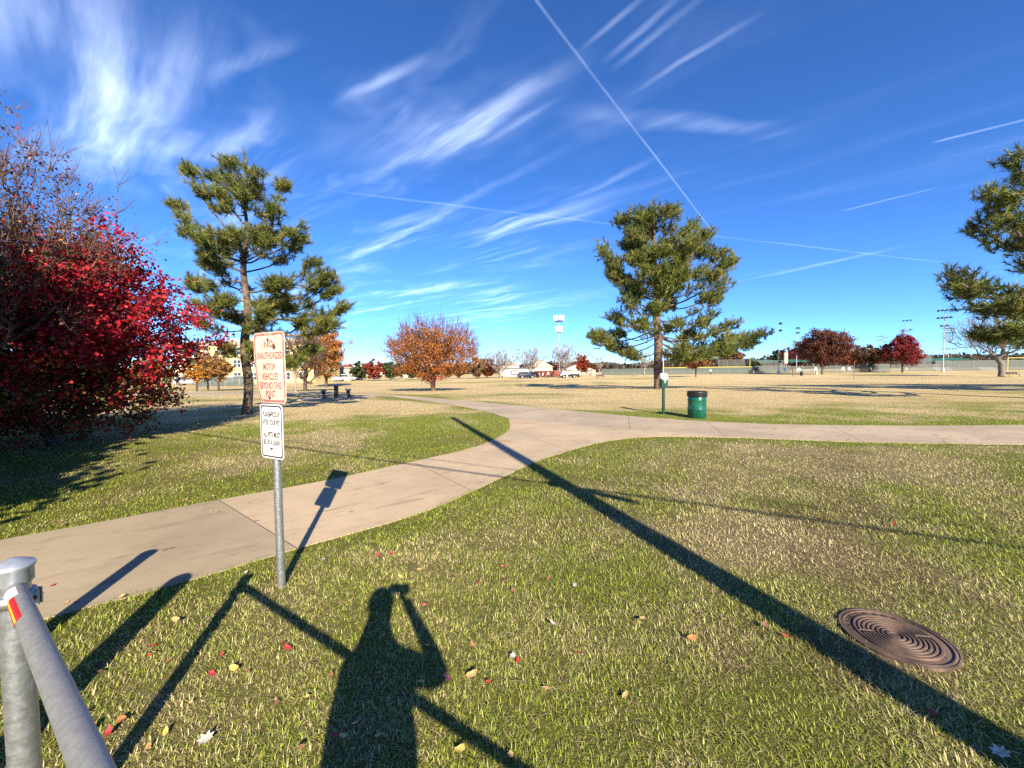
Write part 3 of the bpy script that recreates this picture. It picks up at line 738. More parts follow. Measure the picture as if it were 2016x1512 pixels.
def build_pines():
    rng = random.Random(2)
    b = gp(487, 815); Y = b.y
    pl = [(378, 345, 455, 470, -0.4), (345, 408, 462, 520, 0.3), (362, 440, 470, 545, -0.9), (425, 352, 470, 440, 0.8), (452, 330, 476, 400, 0.3), (500, 350, 482, 400, -0.4), (552, 372, 486, 455, 0.2), (585, 450, 487, 515, -0.5), (590, 478, 488, 530, 0.9), (540, 420, 487, 480, -1.0),
          (612, 520, 487, 565, 0.2), (640, 548, 487, 600, -0.6), (672, 603, 487, 612, 0.1), (655, 575, 487, 605, 1.2), (640, 640, 487, 640, -0.9), (590, 645, 487, 650, 0.6), (400, 505, 480, 560, 0.7), (392, 552, 484, 590, -0.8), (395, 600, 484, 620, 0.4), (405, 640, 485, 650, -1.0), (440, 600, 486, 640, -1.9), (520, 620, 487, 650, -2.0), (560, 590, 487, 620, 1.9), (430, 520, 484, 570, 1.7),
          (455, 690, 486, 700, -1.0), (500, 690, 487, 705, -1.2), (595, 705, 489, 700, 0.8), (612, 690, 489, 690, 1.4), (560, 720, 489, 712, -0.2), (545, 560, 487, 600, -1.8), (470, 470, 483, 520, -1.3)]
    top = z_at(478, 312, Y)-b.z
    pine_tree('pine_tree', 'open crowned pine with thin leaning trunk behind the two signs', b, top, limbs_from(pl, b, Y, rng), 5, trunk_r=0.165, lean=(x_at(478, 312, Y)-b.x, 0.1), extra=22, crown0=0.36, hw=2.2, needle=0.20, nw=0.0155, K=36, dens=1.35, clump=0.55, shoot=0.34, per=11)
    b = gp(1297, 766); Y = b.y
    pc = [(1225, 438, 1283, 510, 0.5), (1255, 420, 1285, 480, -0.8), (1330, 420, 1288, 480, 0.6), (1365, 445, 1290, 520, -0.6), (1390, 462, 1290, 540, 0.8), (1182, 488, 1280, 570, 0.2), (1195, 505, 1282, 580, -1.5), (1210, 530, 1284, 590, 1.2), (1228, 575, 1284, 600, -0.8), (1435, 520, 1292, 600, 0.4), (1425, 500, 1292, 570, -1.2), (1430, 560, 1294, 610, 0.8), (1405, 590, 1294, 625, -1.0), (1340, 540, 1292, 600, -3.0), (1260, 540, 1288, 590, -3.0), (1300, 500, 1290, 560, -2.8),
          (1235, 595, 1290, 615, -1.5), (1205, 625, 1292, 640, 0.4), (1172, 662, 1293, 650, 0.1), (1180, 672, 1293, 655, -1.6), (1210, 690, 1293, 668, 1.2), (1240, 700, 1294, 680, -1.4), (1400, 620, 1295, 640, 1.4), (1440, 640, 1295, 655, -0.6), (1495, 660, 1295, 660, 0.3), (1470, 680, 1295, 668, -1.6), (1425, 692, 1296, 672, -0.5), (1385, 700, 1296, 680, -2.2), (1340, 690, 1296, 680, -3.0), (1330, 640, 1294, 650, -3.6), (1260, 640, 1293, 650, -3.4), (1360, 655, 1295, 660, 3.0), (1290, 610, 1293, 625, -3.6), (1450, 665, 1295, 660, 2.2), (1220, 660, 1293, 655, 2.4), (1355, 705, 1296, 690, 1.0)]
    top = z_at(1288, 405, Y)-b.z
    pine_tree('pine_tree', 'dense rounded pine standing in the field behind the green drum', b, top, limbs_from(pc, b, Y, rng), 9, trunk_r=0.35, lean=(x_at(1288, 405, Y)-b.x, 0.3), extra=46, crown0=0.42, hw=4.6, needle=0.30, nw=0.036, K=28, top_round=1, dens=1.05, clump=1.2, shoot=0.55, per=19)
    b = base_at(2125, 17.6); Y = b.y
    pr = [(1880, 543, 2100, 560, -0.3), (1900, 565, 2100, 575, 0.8), (1940, 450, 2095, 500, 0.3), (1955, 388, 2092, 450, -0.5), (2002, 322, 2090, 380, 0.2), (1925, 600, 2100, 590, 0.5), (1985, 605, 2100, 590, -1.0), (2000, 440, 2094, 480, -1.0), (1945, 662, 2103, 640, -0.2), (2005, 655, 2103, 640, -1.2), (2010, 500, 2096, 540, 2.6)]
    pine_tree('pine_tree', 'tall pine cut off by the right edge of the view', b, 12.8, limbs_from(pr, b, Y, rng), 14, trunk_r=0.28, extra=9, crown0=0.45, hw=2.2, needle=0.28, nw=0.030, K=30, dens=0.9, top_round=1, clump=1.05, shoot=0.5, per=16)
build_pines()
def build_row_pines():
    for (x, y, sd, lab) in ((35.5, 17.6, 61, 'next pine of the row right of the view'), (45.0, 18.4, 62, 'farthest pine of the row right of the view')):
        pine_tree('pine_tree', lab, Vector((x, y, 0)), 12.6, [], sd, trunk_r=0.3, extra=60, crown0=0.30, hw=5.2, needle=0.42, nw=0.10, K=10, dens=0.8, top_round=1, clump=1.5, shoot=0.5, per=14)
build_row_pines()

RED = [(0.42, 0.012, 0.030), (0.50, 0.030, 0.040), (0.30, 0.008, 0.020), (0.40, 0.06, 0.02), (0.16, 0.012, 0.016)]
def build_left_trees():
    # red-leaved tree: bright at the top right, darker and greener leaves low down
    b = Vector((-10.8, 9.4, 0))
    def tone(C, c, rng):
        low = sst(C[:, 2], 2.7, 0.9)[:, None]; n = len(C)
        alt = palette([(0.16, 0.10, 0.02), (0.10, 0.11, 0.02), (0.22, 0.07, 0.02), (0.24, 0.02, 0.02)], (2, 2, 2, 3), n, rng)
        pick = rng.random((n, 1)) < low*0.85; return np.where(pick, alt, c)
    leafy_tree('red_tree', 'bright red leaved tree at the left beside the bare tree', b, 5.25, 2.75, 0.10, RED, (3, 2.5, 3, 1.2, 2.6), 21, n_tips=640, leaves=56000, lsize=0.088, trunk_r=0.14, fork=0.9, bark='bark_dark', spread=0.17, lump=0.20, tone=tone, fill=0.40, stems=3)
    b = Vector((-13.6, 8.2, 0))
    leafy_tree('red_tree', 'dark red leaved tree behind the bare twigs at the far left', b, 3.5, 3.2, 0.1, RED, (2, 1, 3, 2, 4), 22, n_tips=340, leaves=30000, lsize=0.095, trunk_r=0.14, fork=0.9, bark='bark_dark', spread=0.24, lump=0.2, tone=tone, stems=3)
    # bare tree with a few leaves left
    b = Vector((-11.5, 7.2, 0))
    leafy_tree('bare_tree', 'tall nearly leafless tree with grey twigs at the left edge', b, 7.2, 3.5, 1.4, [(0.22, 0.03, 0.03), (0.40, 0.24, 0.09), (0.11, 0.05, 0.04), (0.09, 0.07, 0.05)], (1.5, 0.6, 4, 4), 23, n_tips=2200, leaves=32000, lsize=0.062, trunk_r=0.16, fork=1.1, bark='bark_twig', spread=0.13, twig=0.0032, bf=0.20, shape='round', stems=5, twigs_out=4, tw_len=0.42, power=0.66, fill=0.55, lump=0.16)
    # evergreen further left, out of the frame; its shade lies over the lawn on the left
    leafy_tree('evergreen_tree', 'dense evergreen tree standing left of the gate outside the view', Vector((-10.2, 2.5, 0)), 6.6, 3.0, 0.10, [(0.035, 0.055, 0.015), (0.05, 0.07, 0.02), (0.025, 0.04, 0.012)], (1, 1, 1), 24, n_tips=320, leaves=20000, lsize=0.25, trunk_r=0.2, fork=0.9, bark='bark_dark', spread=0.3)
    leafy_tree('evergreen_tree', 'broad evergreen tree beyond the left edge of the view', Vector((-15.2, 4.4, 0)), 6.0, 3.3, 0.15, [(0.035, 0.055, 0.015), (0.05, 0.07, 0.02), (0.025, 0.04, 0.012)], (1, 1, 1), 25, n_tips=240, leaves=12000, lsize=0.26, trunk_r=0.2, fork=0.9, bark='bark_dark', spread=0.3)
    leafy_tree('evergreen_tree', 'low evergreen tree beside the bollards outside the view', Vector((-7.3, -0.7, 0)), 4.7, 2.5, 0.1, [(0.035, 0.055, 0.015), (0.05, 0.07, 0.02), (0.025, 0.04, 0.012)], (1, 1, 1), 26, n_tips=260, leaves=16000, lsize=0.25, trunk_r=0.18, fork=0.8, bark='bark_dark', spread=0.3)
build_left_trees()

# ------------------------------------------------------------------ mid-distance and far trees
ORANGE = [(0.42, 0.155, 0.030), (0.33, 0.105, 0.028), (0.24, 0.085, 0.035), (0.46, 0.21, 0.04)]
BROWN = [(0.20, 0.115, 0.06), (0.15, 0.085, 0.05), (0.28, 0.15, 0.06)]
YELLOW = [(0.52, 0.27, 0.04), (0.48, 0.20, 0.035), (0.36, 0.17, 0.05)]
MAROON = [(0.115, 0.030, 0.022), (0.085, 0.024, 0.020), (0.16, 0.045, 0.024), (0.10, 0.055, 0.022)]
CRIMSON = [(0.22, 0.022, 0.020), (0.16, 0.018, 0.018), (0.28, 0.04, 0.025)]
RUST = [(0.28, 0.065, 0.025), (0.22, 0.045, 0.022), (0.34, 0.10, 0.03)]
OAK = [(0.055, 0.075, 0.022), (0.038, 0.055, 0.018), (0.075, 0.09, 0.03)]
OLIVE = [(0.11, 0.10, 0.03), (0.08, 0.075, 0.025), (0.16, 0.10, 0.04)]
def ftree(name, label, px, Y, top, hwpx, bottom, cols, w=None, seed=1, group=None, **kw):
    """tree of which the photograph shows column px, top row, half width and lowest row of the crown, standing Y metres away"""
    b = base_at(px, Y); H = z_at(px, top, Y)-b.z; z0 = max(0.6, z_at(px, bottom, Y)-b.z); hw = hwpx/FPX*Y
    kw.setdefault('n_tips', 120); kw.setdefault('leaves', 3200); kw.setdefault('lsize', Y*0.0042); kw.setdefault('trunk_r', max(0.10, hw*0.045)); kw.setdefault('spread', hw*0.07)
    kw.setdefault('twig', Y*0.0002); kw.setdefault('bf', 0.3)
    return leafy_tree(name, label, b, H, hw, z0, cols, w or [1]*len(cols), seed, group=group, **kw)
def bare(name, label, px, Y, top, hwpx, bottom, seed, **kw):
    kw.setdefault('n_tips', 480); kw.setdefault('leaves', 0); kw.setdefault('twig', Y*0.00022)
    kw.setdefault('bark', 'bark_far'); kw.setdefault('twigs_out', 3); kw.setdefault('tw_len', hwpx/FPX*Y*0.17); kw.setdefault('shape', 'vase'); kw.setdefault('power', 0.6); kw.setdefault('fill', 0.5); kw.setdefault('lump', 0.10)
    kw.setdefault('fork', None); kw.setdefault('sag', -0.04); kw.setdefault('bf', 0.16)
    return ftree(name, label, px, Y, top, hwpx, bottom, [(0, 0, 0)], None, seed, **kw)
def build_far_trees():
    G = 'autumn trees beyond the field'
    ftree('orange_tree', 'round orange tree with bare upper twigs standing alone in the field', 852, 33.4, 626, 92, 752, ORANGE, (4, 3, 3, 2), 31, n_tips=700, leaves=30000, lsize=0.112, trunk_r=0.21, bark='bark_red', twigs_out=5, tw_len=0.75, leaf_zmax=0.80, shape='round', power=0.58, spread=0.20, bf=0.14, sag=-0.05, twig=0.006, fill=0.45, lump=0.07)
    ftree('brown_tree', 'brown half bare tree just right of the signs', 600, 37.0, 650, 48, 748, BROWN, None, 32, n_tips=330, leaves=5200, lsize=0.12, trunk_r=0.17, bark='bark_dark', twigs_out=3, tw_len=0.5, fork=1.2, twig=0.007)
    ftree('orange_tree', 'bright orange tree behind the brown tree right of the signs', 642, 58.0, 642, 42, 742, YELLOW+ORANGE, None, 33, n_tips=320, leaves=14000, lsize=0.20, bark='bark_dark', shape='round', trunk_r=0.2)
    ftree('yellow_tree', 'small yellow tree at the lot beside the red tree', 386, 42.0, 712, 24, 752, YELLOW, None, 34, leaves=2600, bark='bark_dark')
    ftree('yellow_tree', 'yellow and brown tree left of the pine trunk', 408, 44.0, 690, 27, 748, YELLOW+BROWN, None, 35, leaves=3600, bark='bark', twigs_out=2, tw_len=0.4)
    ftree('orange_tree', 'brown orange tree against the yellow apartment wall', 429, 42.5, 700, 27, 750, BROWN+YELLOW, None, 36, leaves=3000, bark='bark_dark', twigs_out=3, tw_len=0.4)
    bare('bare_tree', 'slim pale trunked tree hidden behind the low pine limb', 581, 36.0, 705, 16, 738, 37, n_tips=60)
    # row along the far left side of the field
    row = [(655, 105, 722, 13, 744, OAK, 'small green tree at the far lot', 'oak_tree'), (683, 118, 718, 17, 742, RUST, 'far dull red tree between two green trees', 'red_tree'), (710, 104, 712, 17, 743, OAK, 'dark green oak left of the far red tree', 'oak_tree'), (736, 96, 708, 19, 744, RUST+CRIMSON, 'bright rust red tree far behind the curved path', 'red_tree'), (768, 100, 710, 21, 744, OAK, 'broad green oak left of the big orange tree', 'oak_tree'), (811, 104, 717, 14, 744, OAK, 'small green oak seen under the orange crown', 'oak_tree'), (790, 128, 714, 12, 740, OLIVE, 'far olive tree beside the orange crown', 'oak_tree'),
           (905, 112, 715, 17, 744, BROWN, 'far brown tree right of the orange crown', 'brown_tree'), (938, 106, 704, 22, 742, BROWN, 'grey brown tree right of the orange tree', 'brown_tree'), (960, 110, 706, 17, 741, RUST+MAROON, 'dark red tree beside the first pale bare tree', 'red_tree'),
           (1145, 112, 698, 14, 732, CRIMSON+RUST, 'small pinkish red tree right of the antenna tower', 'red_tree'), (1085, 150, 712, 17, 735, MAROON, 'dark red tree behind the brick wall', 'red_tree'), (1168, 150, 716, 15, 735, MAROON+OLIVE, 'low dark tree left of the ball field fence', 'dark_tree'),
           (1370, 92, 690, 30, 724, BROWN+ORANGE, 'small brown tree behind the dense pine', 'brown_tree'), (1440, 165, 688, 24, 716, BROWN, 'brown tree above the ball field fence', 'brown_tree'), (1486, 128, 711, 10, 730, OAK, 'small green shrub like tree by the yellow pole', 'oak_tree'),
           (1530, 175, 689, 12, 715, OAK, 'dark green tree behind the ball field canopies', 'oak_tree'), (1560, 150, 684, 24, 720, CRIMSON+MAROON, 'dark red tree left of the round maroon tree', 'red_tree'),
           (1668, 135, 684, 24, 717, RUST, 'orange red tree right behind the round maroon tree', 'red_tree'), (1712, 118, 678, 30, 715, OLIVE+MAROON, 'round green and brown tree between two red trees', 'green_tree'), (1690, 140, 697, 16, 716, [(0.30, 0.13, 0.09), (0.24, 0.09, 0.06)], 'pale reddish shrub like tree behind the fence', 'red_tree')]
    for k, (px, Y, top, hw, bot, cols, lab, nm) in enumerate(row):
        ftree(nm, lab, px, Y, top, hw, bot, cols, None, 50+k, group=G, leaves=3600, n_tips=100, bark='bark_dark', lsize=Y*0.0040)
    ftree('maroon_tree', 'large round maroon tree at the right side of the field', 1620, 100, 647, 48, 718, MAROON, None, 41, n_tips=420, leaves=20000, lsize=0.34, spread=0.42, bark='bark', trunk_r=0.33, lump=0.10, group=G, fork=2.4)
    ftree('red_tree', 'dark red pointed tree right of the round maroon tree', 1777, 112, 657, 38, 716, CRIMSON, (2, 3, 1), 42, n_tips=260, leaves=11000, lsize=0.36, shape='cone', bark='bark_dark', lump=0.24, group=G)
    bare('bare_tree', 'pale bare tree left of the white building', 985, 108, 687, 33, 736, 43)
    bare('bare_tree', 'pale bare tree in front of the parked dark car', 1046, 106, 682, 30, 732, 44)
    bare('bare_tree', 'widest pale bare tree below the antenna tower', 1110, 104, 676, 36, 732, 45)
    bare('bare_tree', 'bare tree left of the dense pine by the ball field fence', 1180, 125, 690, 16, 728, 46, n_tips=120)
    bare('bare_tree', 'white trunked bare tree seen behind the dense pine trunk', 1268, 105, 688, 30, 728, 47, n_tips=160)
    bare('bare_tree', 'spreading bare tree above the bench at the right edge', 1972, 72, 620, 86, 704, 48, n_tips=620, trunk_r=0.42, shape='round', bark='bark', fork=2.2, hd=6.0)
    # distant woods on the horizon, too far to tell one tree from the next
    rng = np.random.default_rng(77); C = []; 
    n = 42000; az = rng.uniform(-1.02, 1.02, n); D = rng.uniform(210, 330, n); X = np.tan(az)*D
    ht = 3.2+2.5*sst(az, 0.45, 0.75)+6.5*fbm(az*14, az*0+D*0.012, 61, 3)**1.3*(0.55+0.45*sst(az, -0.1, 0.7)); z = rng.random(n)**0.8*ht
    C = np.stack([X, D, T(X, D)+z], 1)
    pal = palette([(0.075, 0.062, 0.045), (0.095, 0.070, 0.052), (0.055, 0.055, 0.038), (0.12, 0.08, 0.06)], (3, 2, 2, 1), n, rng)
    V, F = leaf_quads(C, 1.9, rng, None)
    o = link('far_woods', np_mesh('far_woods', V, F, M['leaf'], np.repeat(pal, 4, 0))); tag(o, 'low dull wood along the horizon beyond the park', 'woods', kind='stuff')
build_far_trees()

# ------------------------------------------------------------------ lettering
def text_mesh(name, body, w, h, m, depth=0.0006, bold=0.0, spacing=1.0):
    """built-in font outline scaled into a w x h box; local x right, z up, facing -y"""
    cu = bpy.data.curves.new(name, 'FONT'); cu.body = body; cu.align_x = 'CENTER'; cu.size = 1.0; cu.offset = bold; cu.space_character = spacing; cu.resolution_u = 3
    o = bpy.data.objects.new(name, cu); COL.objects.link(o); bpy.context.view_layer.update()
    me = bpy.data.meshes.new_from_object(o.evaluated_get(bpy.context.evaluated_depsgraph_get())); bpy.data.objects.remove(o)
    v = np.empty(len(me.vertices)*3); me.vertices.foreach_get('co', v); v = v.reshape(-1, 3)
    lo, hi = v.min(0), v.max(0)
    q = np.zeros_like(v); q[:, 0] = ((v[:, 0]-lo[0])/(hi[0]-lo[0])-0.5)*w; q[:, 2] = ((v[:, 1]-lo[1])/(hi[1]-lo[1])-0.5)*h; q[:, 1] = -depth
    me.vertices.foreach_set('co', q.ravel()); me.update(); me.name = name; me.materials.clear(); me.materials.append(m)
    return me
def shift(me, dx, dy, dz, bend=None):
    v = np.empty(len(me.vertices)*3); me.vertices.foreach_get('co', v); v = v.reshape(-1, 3)+np.array((dx, dy, dz))
    if bend: v = bend(v)
    me.vertices.foreach_set('co', v.ravel()); me.update(); return me
def rrect(w, h, r, n=6):
    pts = []
    for cx, cz, a0 in ((w/2-r, h/2-r, 0), (-w/2+r, h/2-r, 90), (-w/2+r, -h/2+r, 180), (w/2-r, -h/2+r, 270)):
        for k in range(n+1):
            a = R(a0+90*k/n); pts.append((cx+r*math.cos(a), cz+r*math.sin(a)))
    # more points on the straight edges so that the plate can bend
    out = []
    for i, p in enumerate(pts):
        q = pts[(i+1) % len(pts)]; L = math.hypot(q[0]-p[0], q[1]-p[1]); m = max(1, int(L/0.04))
        out += [(p[0]+(q[0]-p[0])*k/m, p[1]+(q[1]-p[1])*k/m) for k in range(m)]
    return out
def plate(w, h, r, y0, y1, name, m, bend=None, hole=None):
    """rounded sheet between depths y0 (front) and y1 (back); with hole it is only the border band"""
    o = rrect(w, h, r); n = len(o); b = MB()
    scales = [0.05, 0.3, 0.5, 0.7, 0.85, 0.95, 1.0] if hole is None else [hole, 1.0]
    inner = None
    if hole is not None:
        inner = [(x*(w-2*hole)/w, z*(h-2*hole)/h) for x, z in o]
        rings = [inner, o]
    else: rings = [[(x*s, z*s) for x, z in o] for s in scales]
    vs = []; fs = []
    for y in (y0, y1):
        for rg in rings: vs += [(x, y, z) for x, z in rg]
    nr = len(rings); q = n*nr
    for side in (0, 1):
        for i in range(nr-1):
            for k in range(n):
                k2 = (k+1) % n; f = (side*q+i*n+k, side*q+i*n+k2, side*q+(i+1)*n+k2, side*q+(i+1)*n+k); fs.append(f if side else f[::-1])
        if hole is None:
            f = tuple(side*q+k for k in range(n)); fs.append(f if side else f[::-1])
    for k in range(n):
        k2 = (k+1) % n; a = (nr-1)*n; fs.append((a+k, a+k2, q+a+k2, q+a+k))
    b.add(vs, fs)
    if bend: b.v = [tuple(v) for v in bend(np.array(b.v))]
    return b.mesh(name, m)

def worn_print(name, col, under, amt=0.45, scale=18):
    m, g, out = new_mat(name); p = g.n('ShaderNodeBsdfPrincipled'); g.t.links.new(p.outputs[0], out.inputs[0])
    pos = g.n('ShaderNodeTexCoord').outputs['Object']
    f = g.m('MULTIPLY', g.ss(g.noise(pos, scale, 5, 0.7), 0.48, 0.66), amt)
    g.put(p.inputs['Base Color'], g.mix(f, col, under)); p.inputs['Roughness'].default_value = 0.55
    return m
M['sign_cream'] = mat('faded_sign_sheeting', (0.60, 0.50, 0.415), 0.5, vary=0.08, scale=5, dirt=((0.55, 0.46, 0.36), 0.5))
M['sign_red'] = worn_print('faded_red_print', (0.43, 0.135, 0.12), (0.58, 0.42, 0.35), 0.8)
M['sign_letter'] = worn_print('worn_red_lettering', (0.34, 0.060, 0.055), (0.58, 0.42, 0.35), 0.6, 26)
M['sign_white'] = mat('white_sign_sheeting', (0.66, 0.66, 0.68), 0.4, vary=0.04)
M['sign_black'] = worn_print('black_print', (0.012, 0.012, 0.016), (0.05, 0.05, 0.06), 0.3)
M['chip'] = mat('bare_scraped_metal', (0.07, 0.06, 0.055), 0.6)

SIGN_LOC = gp(554, 1155)
def build_sign():
    ROT = math.atan2(-0.47, 0.86)                              # plate's own x axis runs right and towards the camera
    root = thing('sign_post', 'galvanised post carrying a faded red sign above a white pet sign', 'sign', SIGN_LOC, ROT)
    Y = SIGN_LOC.y
    zt = z_at(545, 652, Y-0.05); zm = z_at(545, 795, Y-0.05); zb = z_at(545, 903, Y-0.05)
    b = MB(); b.tube([(0, 0, -0.1), (0, 0, zt-0.03)], 0.030, 20); b.build('post', M['galv'], root)
    h1 = zt-zm-0.008; c1 = (zt+zm)/2; w1 = h1*0.745; h2 = zm-zb; c2 = (zm+zb)/2-0.004; w2 = h2*0.70
    def bend(v):
        v = np.array(v, float); u = np.clip((-v[:, 0]-0.02)/(w1/2), 0, 1.2); d = np.clip((c1+0.06-v[:, 2])/(h1/2), 0, 1.2)
        v[:, 1] += 0.032*u*d**1.6; return v
    front = -0.034
    def up(me, c): return shift(me, 0, front, c)
    s = link('red_sign', shift(plate(w1, h1, 0.035, 0.0, 0.003, 'red_sign', M['sign_cream']), 0, front, c1, bend), root); s['label'] = 'faded red lettered sign plate with bent lower corner'
    link('border', shift(plate(w1-0.016, h1-0.016, 0.030, -0.0008, -0.0002, 'border', M['sign_red'], hole=0.017), 0, front, c1, bend), s)
    lines = [('NO', 0.34, 0.30), ('UNAUTHORIZED', 0.175, 0.86), ('MOTOR', 0.015, 0.40), ('VEHICLES', -0.125, 0.55), ('BEYOND THIS', -0.255, 0.73), ('POINT', -0.375, 0.33)]
    for t, z, wf in lines:
        link('lettering', shift(text_mesh('lettering', t, w1*wf, h1*0.098, M['sign_letter'], 0.0012, bold=0.016), 0, front, c1+z*h1*0.98, bend), s)
    rng = random.Random(3); b = MB()
    for (u, z, r_) in [(0.17, 0.30, 0.016), (0.20, 0.285, 0.012), (0.145, 0.275, 0.010), (0.19, 0.325, 0.007), (0.11, 0.315, 0.006), (0.20, 0.42, 0.005), (0.155, 0.455, 0.006), (0.25, 0.40, 0.004), (0.24, 0.36, 0.004), (0.06, 0.30, 0.004), (0.27, 0.31, 0.004)]:
        k = 9; cx, cz = u*w1, c1+z*h1
        b.add([(cx+r_*rng.uniform(0.4, 1.2)*math.cos(6.28*i/k), front-0.0012, cz+r_*1.4*rng.uniform(0.4, 1.2)*math.sin(6.28*i/k)) for i in range(k)], [tuple(range(k))[::-1]])
    b.build('scraped_patch', M['chip'], s)
    for z in (0.395*h1, -0.425*h1):
        MB().tube([(0, front-0.010, c1+z), (0, 0.03, c1+z)], 0.008, 8).build('bolt', M['chip'], s)
    s2 = link('white_sign', shift(plate(w2, h2, 0.035, 0.0, 0.003, 'white_sign', M['sign_white']), 0, front, c2), root); s2['label'] = 'white pet notice plate with black border'
    link('border', shift(plate(w2-0.022, h2-0.022, 0.026, -0.0008, -0.0002, 'border', M['sign_black'], hole=0.010), 0, front, c2), s2)
    for t, z, wf, hf in [('PLEASE PICKUP', 0.315, 0.74, 0.098), ('AFTER YOUR PET.', 0.165, 0.80, 0.098), ('City Ordinance 4-47', 0.065, 0.44, 0.036), ('ALL PETS MUST', -0.06, 0.76, 0.098), ('BE ON A LEASH.', -0.20, 0.74, 0.098), ('City Ordinance 4-46', -0.31, 0.44, 0.036)]:
        link('lettering', shift(text_mesh('lettering', t, w2*wf, h2*hf, M['sign_black'], 0.0009, bold=0.022 if hf > 0.05 else 0.0), 0, front, c2+z*h2), s2)
    for z in (0.315*h2, -0.315*h2):
        MB().tube([(0, front-0.010, c2+z), (0, 0.03, c2+z)], 0.007, 8).build('bolt', M['chip'], s2)
build_sign()

# ------------------------------------------------------------------ pipe gate at the lower left
M['tape_red'] = mat('red_reflective_tape', (0.75, 0.015, 0.02), 0.35, vary=0.1)
M['tape_white'] = mat('white_reflective_tape', (0.85, 0.85, 0.80), 0.35, vary=0.05)
M['tape_orange'] = mat('amber_tape_edge', (0.85, 0.42, 0.03), 0.4, vary=0.1)
M['cap'] = mat('cast_aluminium_cap', (0.46, 0.50, 0.55), 0.38, metal=0.6, vary=0.1, scale=20)
GATE_R = 0.0240
def build_gate():
    zc = 1.01                                                 # height of the rail's axis
    r1 = ray(44, 1195); t = (zc-CAM_H)/r1.z; p1 = Vector((r1.x*t, r1.y*t, zc))
    r2 = ray(150, 1440); t = (zc-CAM_H)/r2.z; p2 = Vector((r2.x*t, r2.y*t, zc))
    d = (p2-p1).normalized(); nrm = Vector((-d.y, d.x, 0))
    if nrm.y < 0: nrm = -nrm
    r3 = ray(24, 1098); t = (zc+0.095-CAM_H)/r3.z; post = Vector((r3.x*t, r3.y*t, 0))
    k0 = (post-p1).dot(d); p1 = p1+d*(k0+0.03)
    root = thing('pipe_gate', 'galvanised pipe gate with capped post at the lower left corner', 'gate', (post.x, post.y, 0))
    o = Vector((post.x, post.y, 0))
    pr = 0.037
    MB().tube([(0, 0, -0.2), (0, 0, zc+0.055)], pr, 28).build('post', M['galv'], root)
    cp = MB(); z = zc+0.045; cp.lathe([(pr+0.004, z-0.035), (pr+0.008, z-0.03), (pr+0.008, z+0.012), (pr+0.012, z+0.016), (pr+0.0135, z+0.024), (pr+0.010, z+0.030), (pr*0.8, z+0.040), (pr*0.4, z+0.047), (0.0005, z+0.049)], 32); cp.build('post_cap', M['cap'], root)
    a = p1-o; e = a+d*3.35
    rl = MB(); rl.tube([a-d*0.03, a, a+d*1.6, e], GATE_R, 28); rail = rl.build('rail', M['galv_dull'], root); rail['label'] = 'weathered top rail pipe with reflective tape'
    # hinge collar that holds the rail on the post
    cl = MB(); cl.lathe([(pr+0.002, zc-0.055), (pr+0.012, zc-0.055), (pr+0.012, zc-0.02), (pr+0.002, zc-0.02)], 28)
    cl.box((pr-0.01, 0.014, zc-0.075), (pr+0.020, 0.020, zc-0.020), 0.002); cl.box((pr-0.01, -0.002, zc-0.075), (pr+0.020, 0.004, zc-0.020), 0.002)
    c_ = cl.build('hinge_collar', M['galv'], root, rotz=math.atan2(nrm.y, nrm.x)-0.6)
    MB().tube([(pr+0.012, -0.010, zc-0.048), (pr+0.012, 0.028, zc-0.048)], 0.005, 8).build('bolt', M['chip'], c_)
    # reflective tape: short wraps round the near end of the rail
    def wrap(name, m, s0, s1, a0, a1, rr=0.0012, lab=None):
        b = MB(); n = 16; vs = []; fs = []
        sd = nrm; up = Vector((0, 0, 1))
        for s_ in (s0, s1):
            for k in range(n+1):
                an = a0+(a1-a0)*k/n; vs.append(a+d*s_+(sd*math.cos(an)+up*math.sin(an))*(GATE_R+rr))
        for k in range(n): fs.append((k, k+1, n+2+k, n+1+k))
        b.add(vs, fs, True); q = b.build(name, m, rail)
        if lab: q['label'] = lab
    wrap('reflective_tape', M['tape_white'], 0.050, 0.125, R(95), R(215), lab='white band of reflective tape')
    wrap('reflective_tape', M['tape_red'], 0.127, 0.300, R(118), R(150), lab='red band of reflective tape')
    wrap('tape_edge', M['tape_orange'], 0.127, 0.300, R(150.5), R(166))
    wrap('tape_edge', M['tape_red'], 0.127, 0.300, R(166.5), R(205))
    # far end post behind the photographer
    MB().tube([(e.x, e.y, -0.2), (e.x, e.y, zc+0.10)], pr, 20).build('end_post', M['galv'], root)
    return root
build_gate()
def build_bollards():
    for (px, py, h, r_, dome, lab) in [(297, 1087, 1.05, 0.060, False, 'slim steel bollard with flat top left of the gate, outside the view'), (366, 1131, 1.12, 0.085, True, 'thick steel bollard with domed top left of the gate, outside the view')]:
        s = gp(px, py); k = h/-LIGHT.z; p = Vector((s.x-LIGHT.x*k, s.y-LIGHT.y*k, 0))
        t = thing('bollard', lab, 'bollard', p, 0, 'bollards beside the gate')
        MB().lathe([(r_, -0.1), (r_, h-(r_*0.8 if dome else 0.01))], 20).build('pipe', M['galv'], t)
        c = MB()
        if dome: c.lathe([(r_, h-r_*0.8)]+[(r_*math.cos(R(a)), h-r_*0.8+r_*0.8*math.sin(R(a))) for a in (15, 30, 45, 60, 75, 89.5)], 20)
        else: c.lathe([(r_+0.006, h-0.04), (r_+0.006, h-0.006), (r_, h), (0.001, h+0.002)], 20)
        c.build('cap', M['cap'], t)
build_bollards()

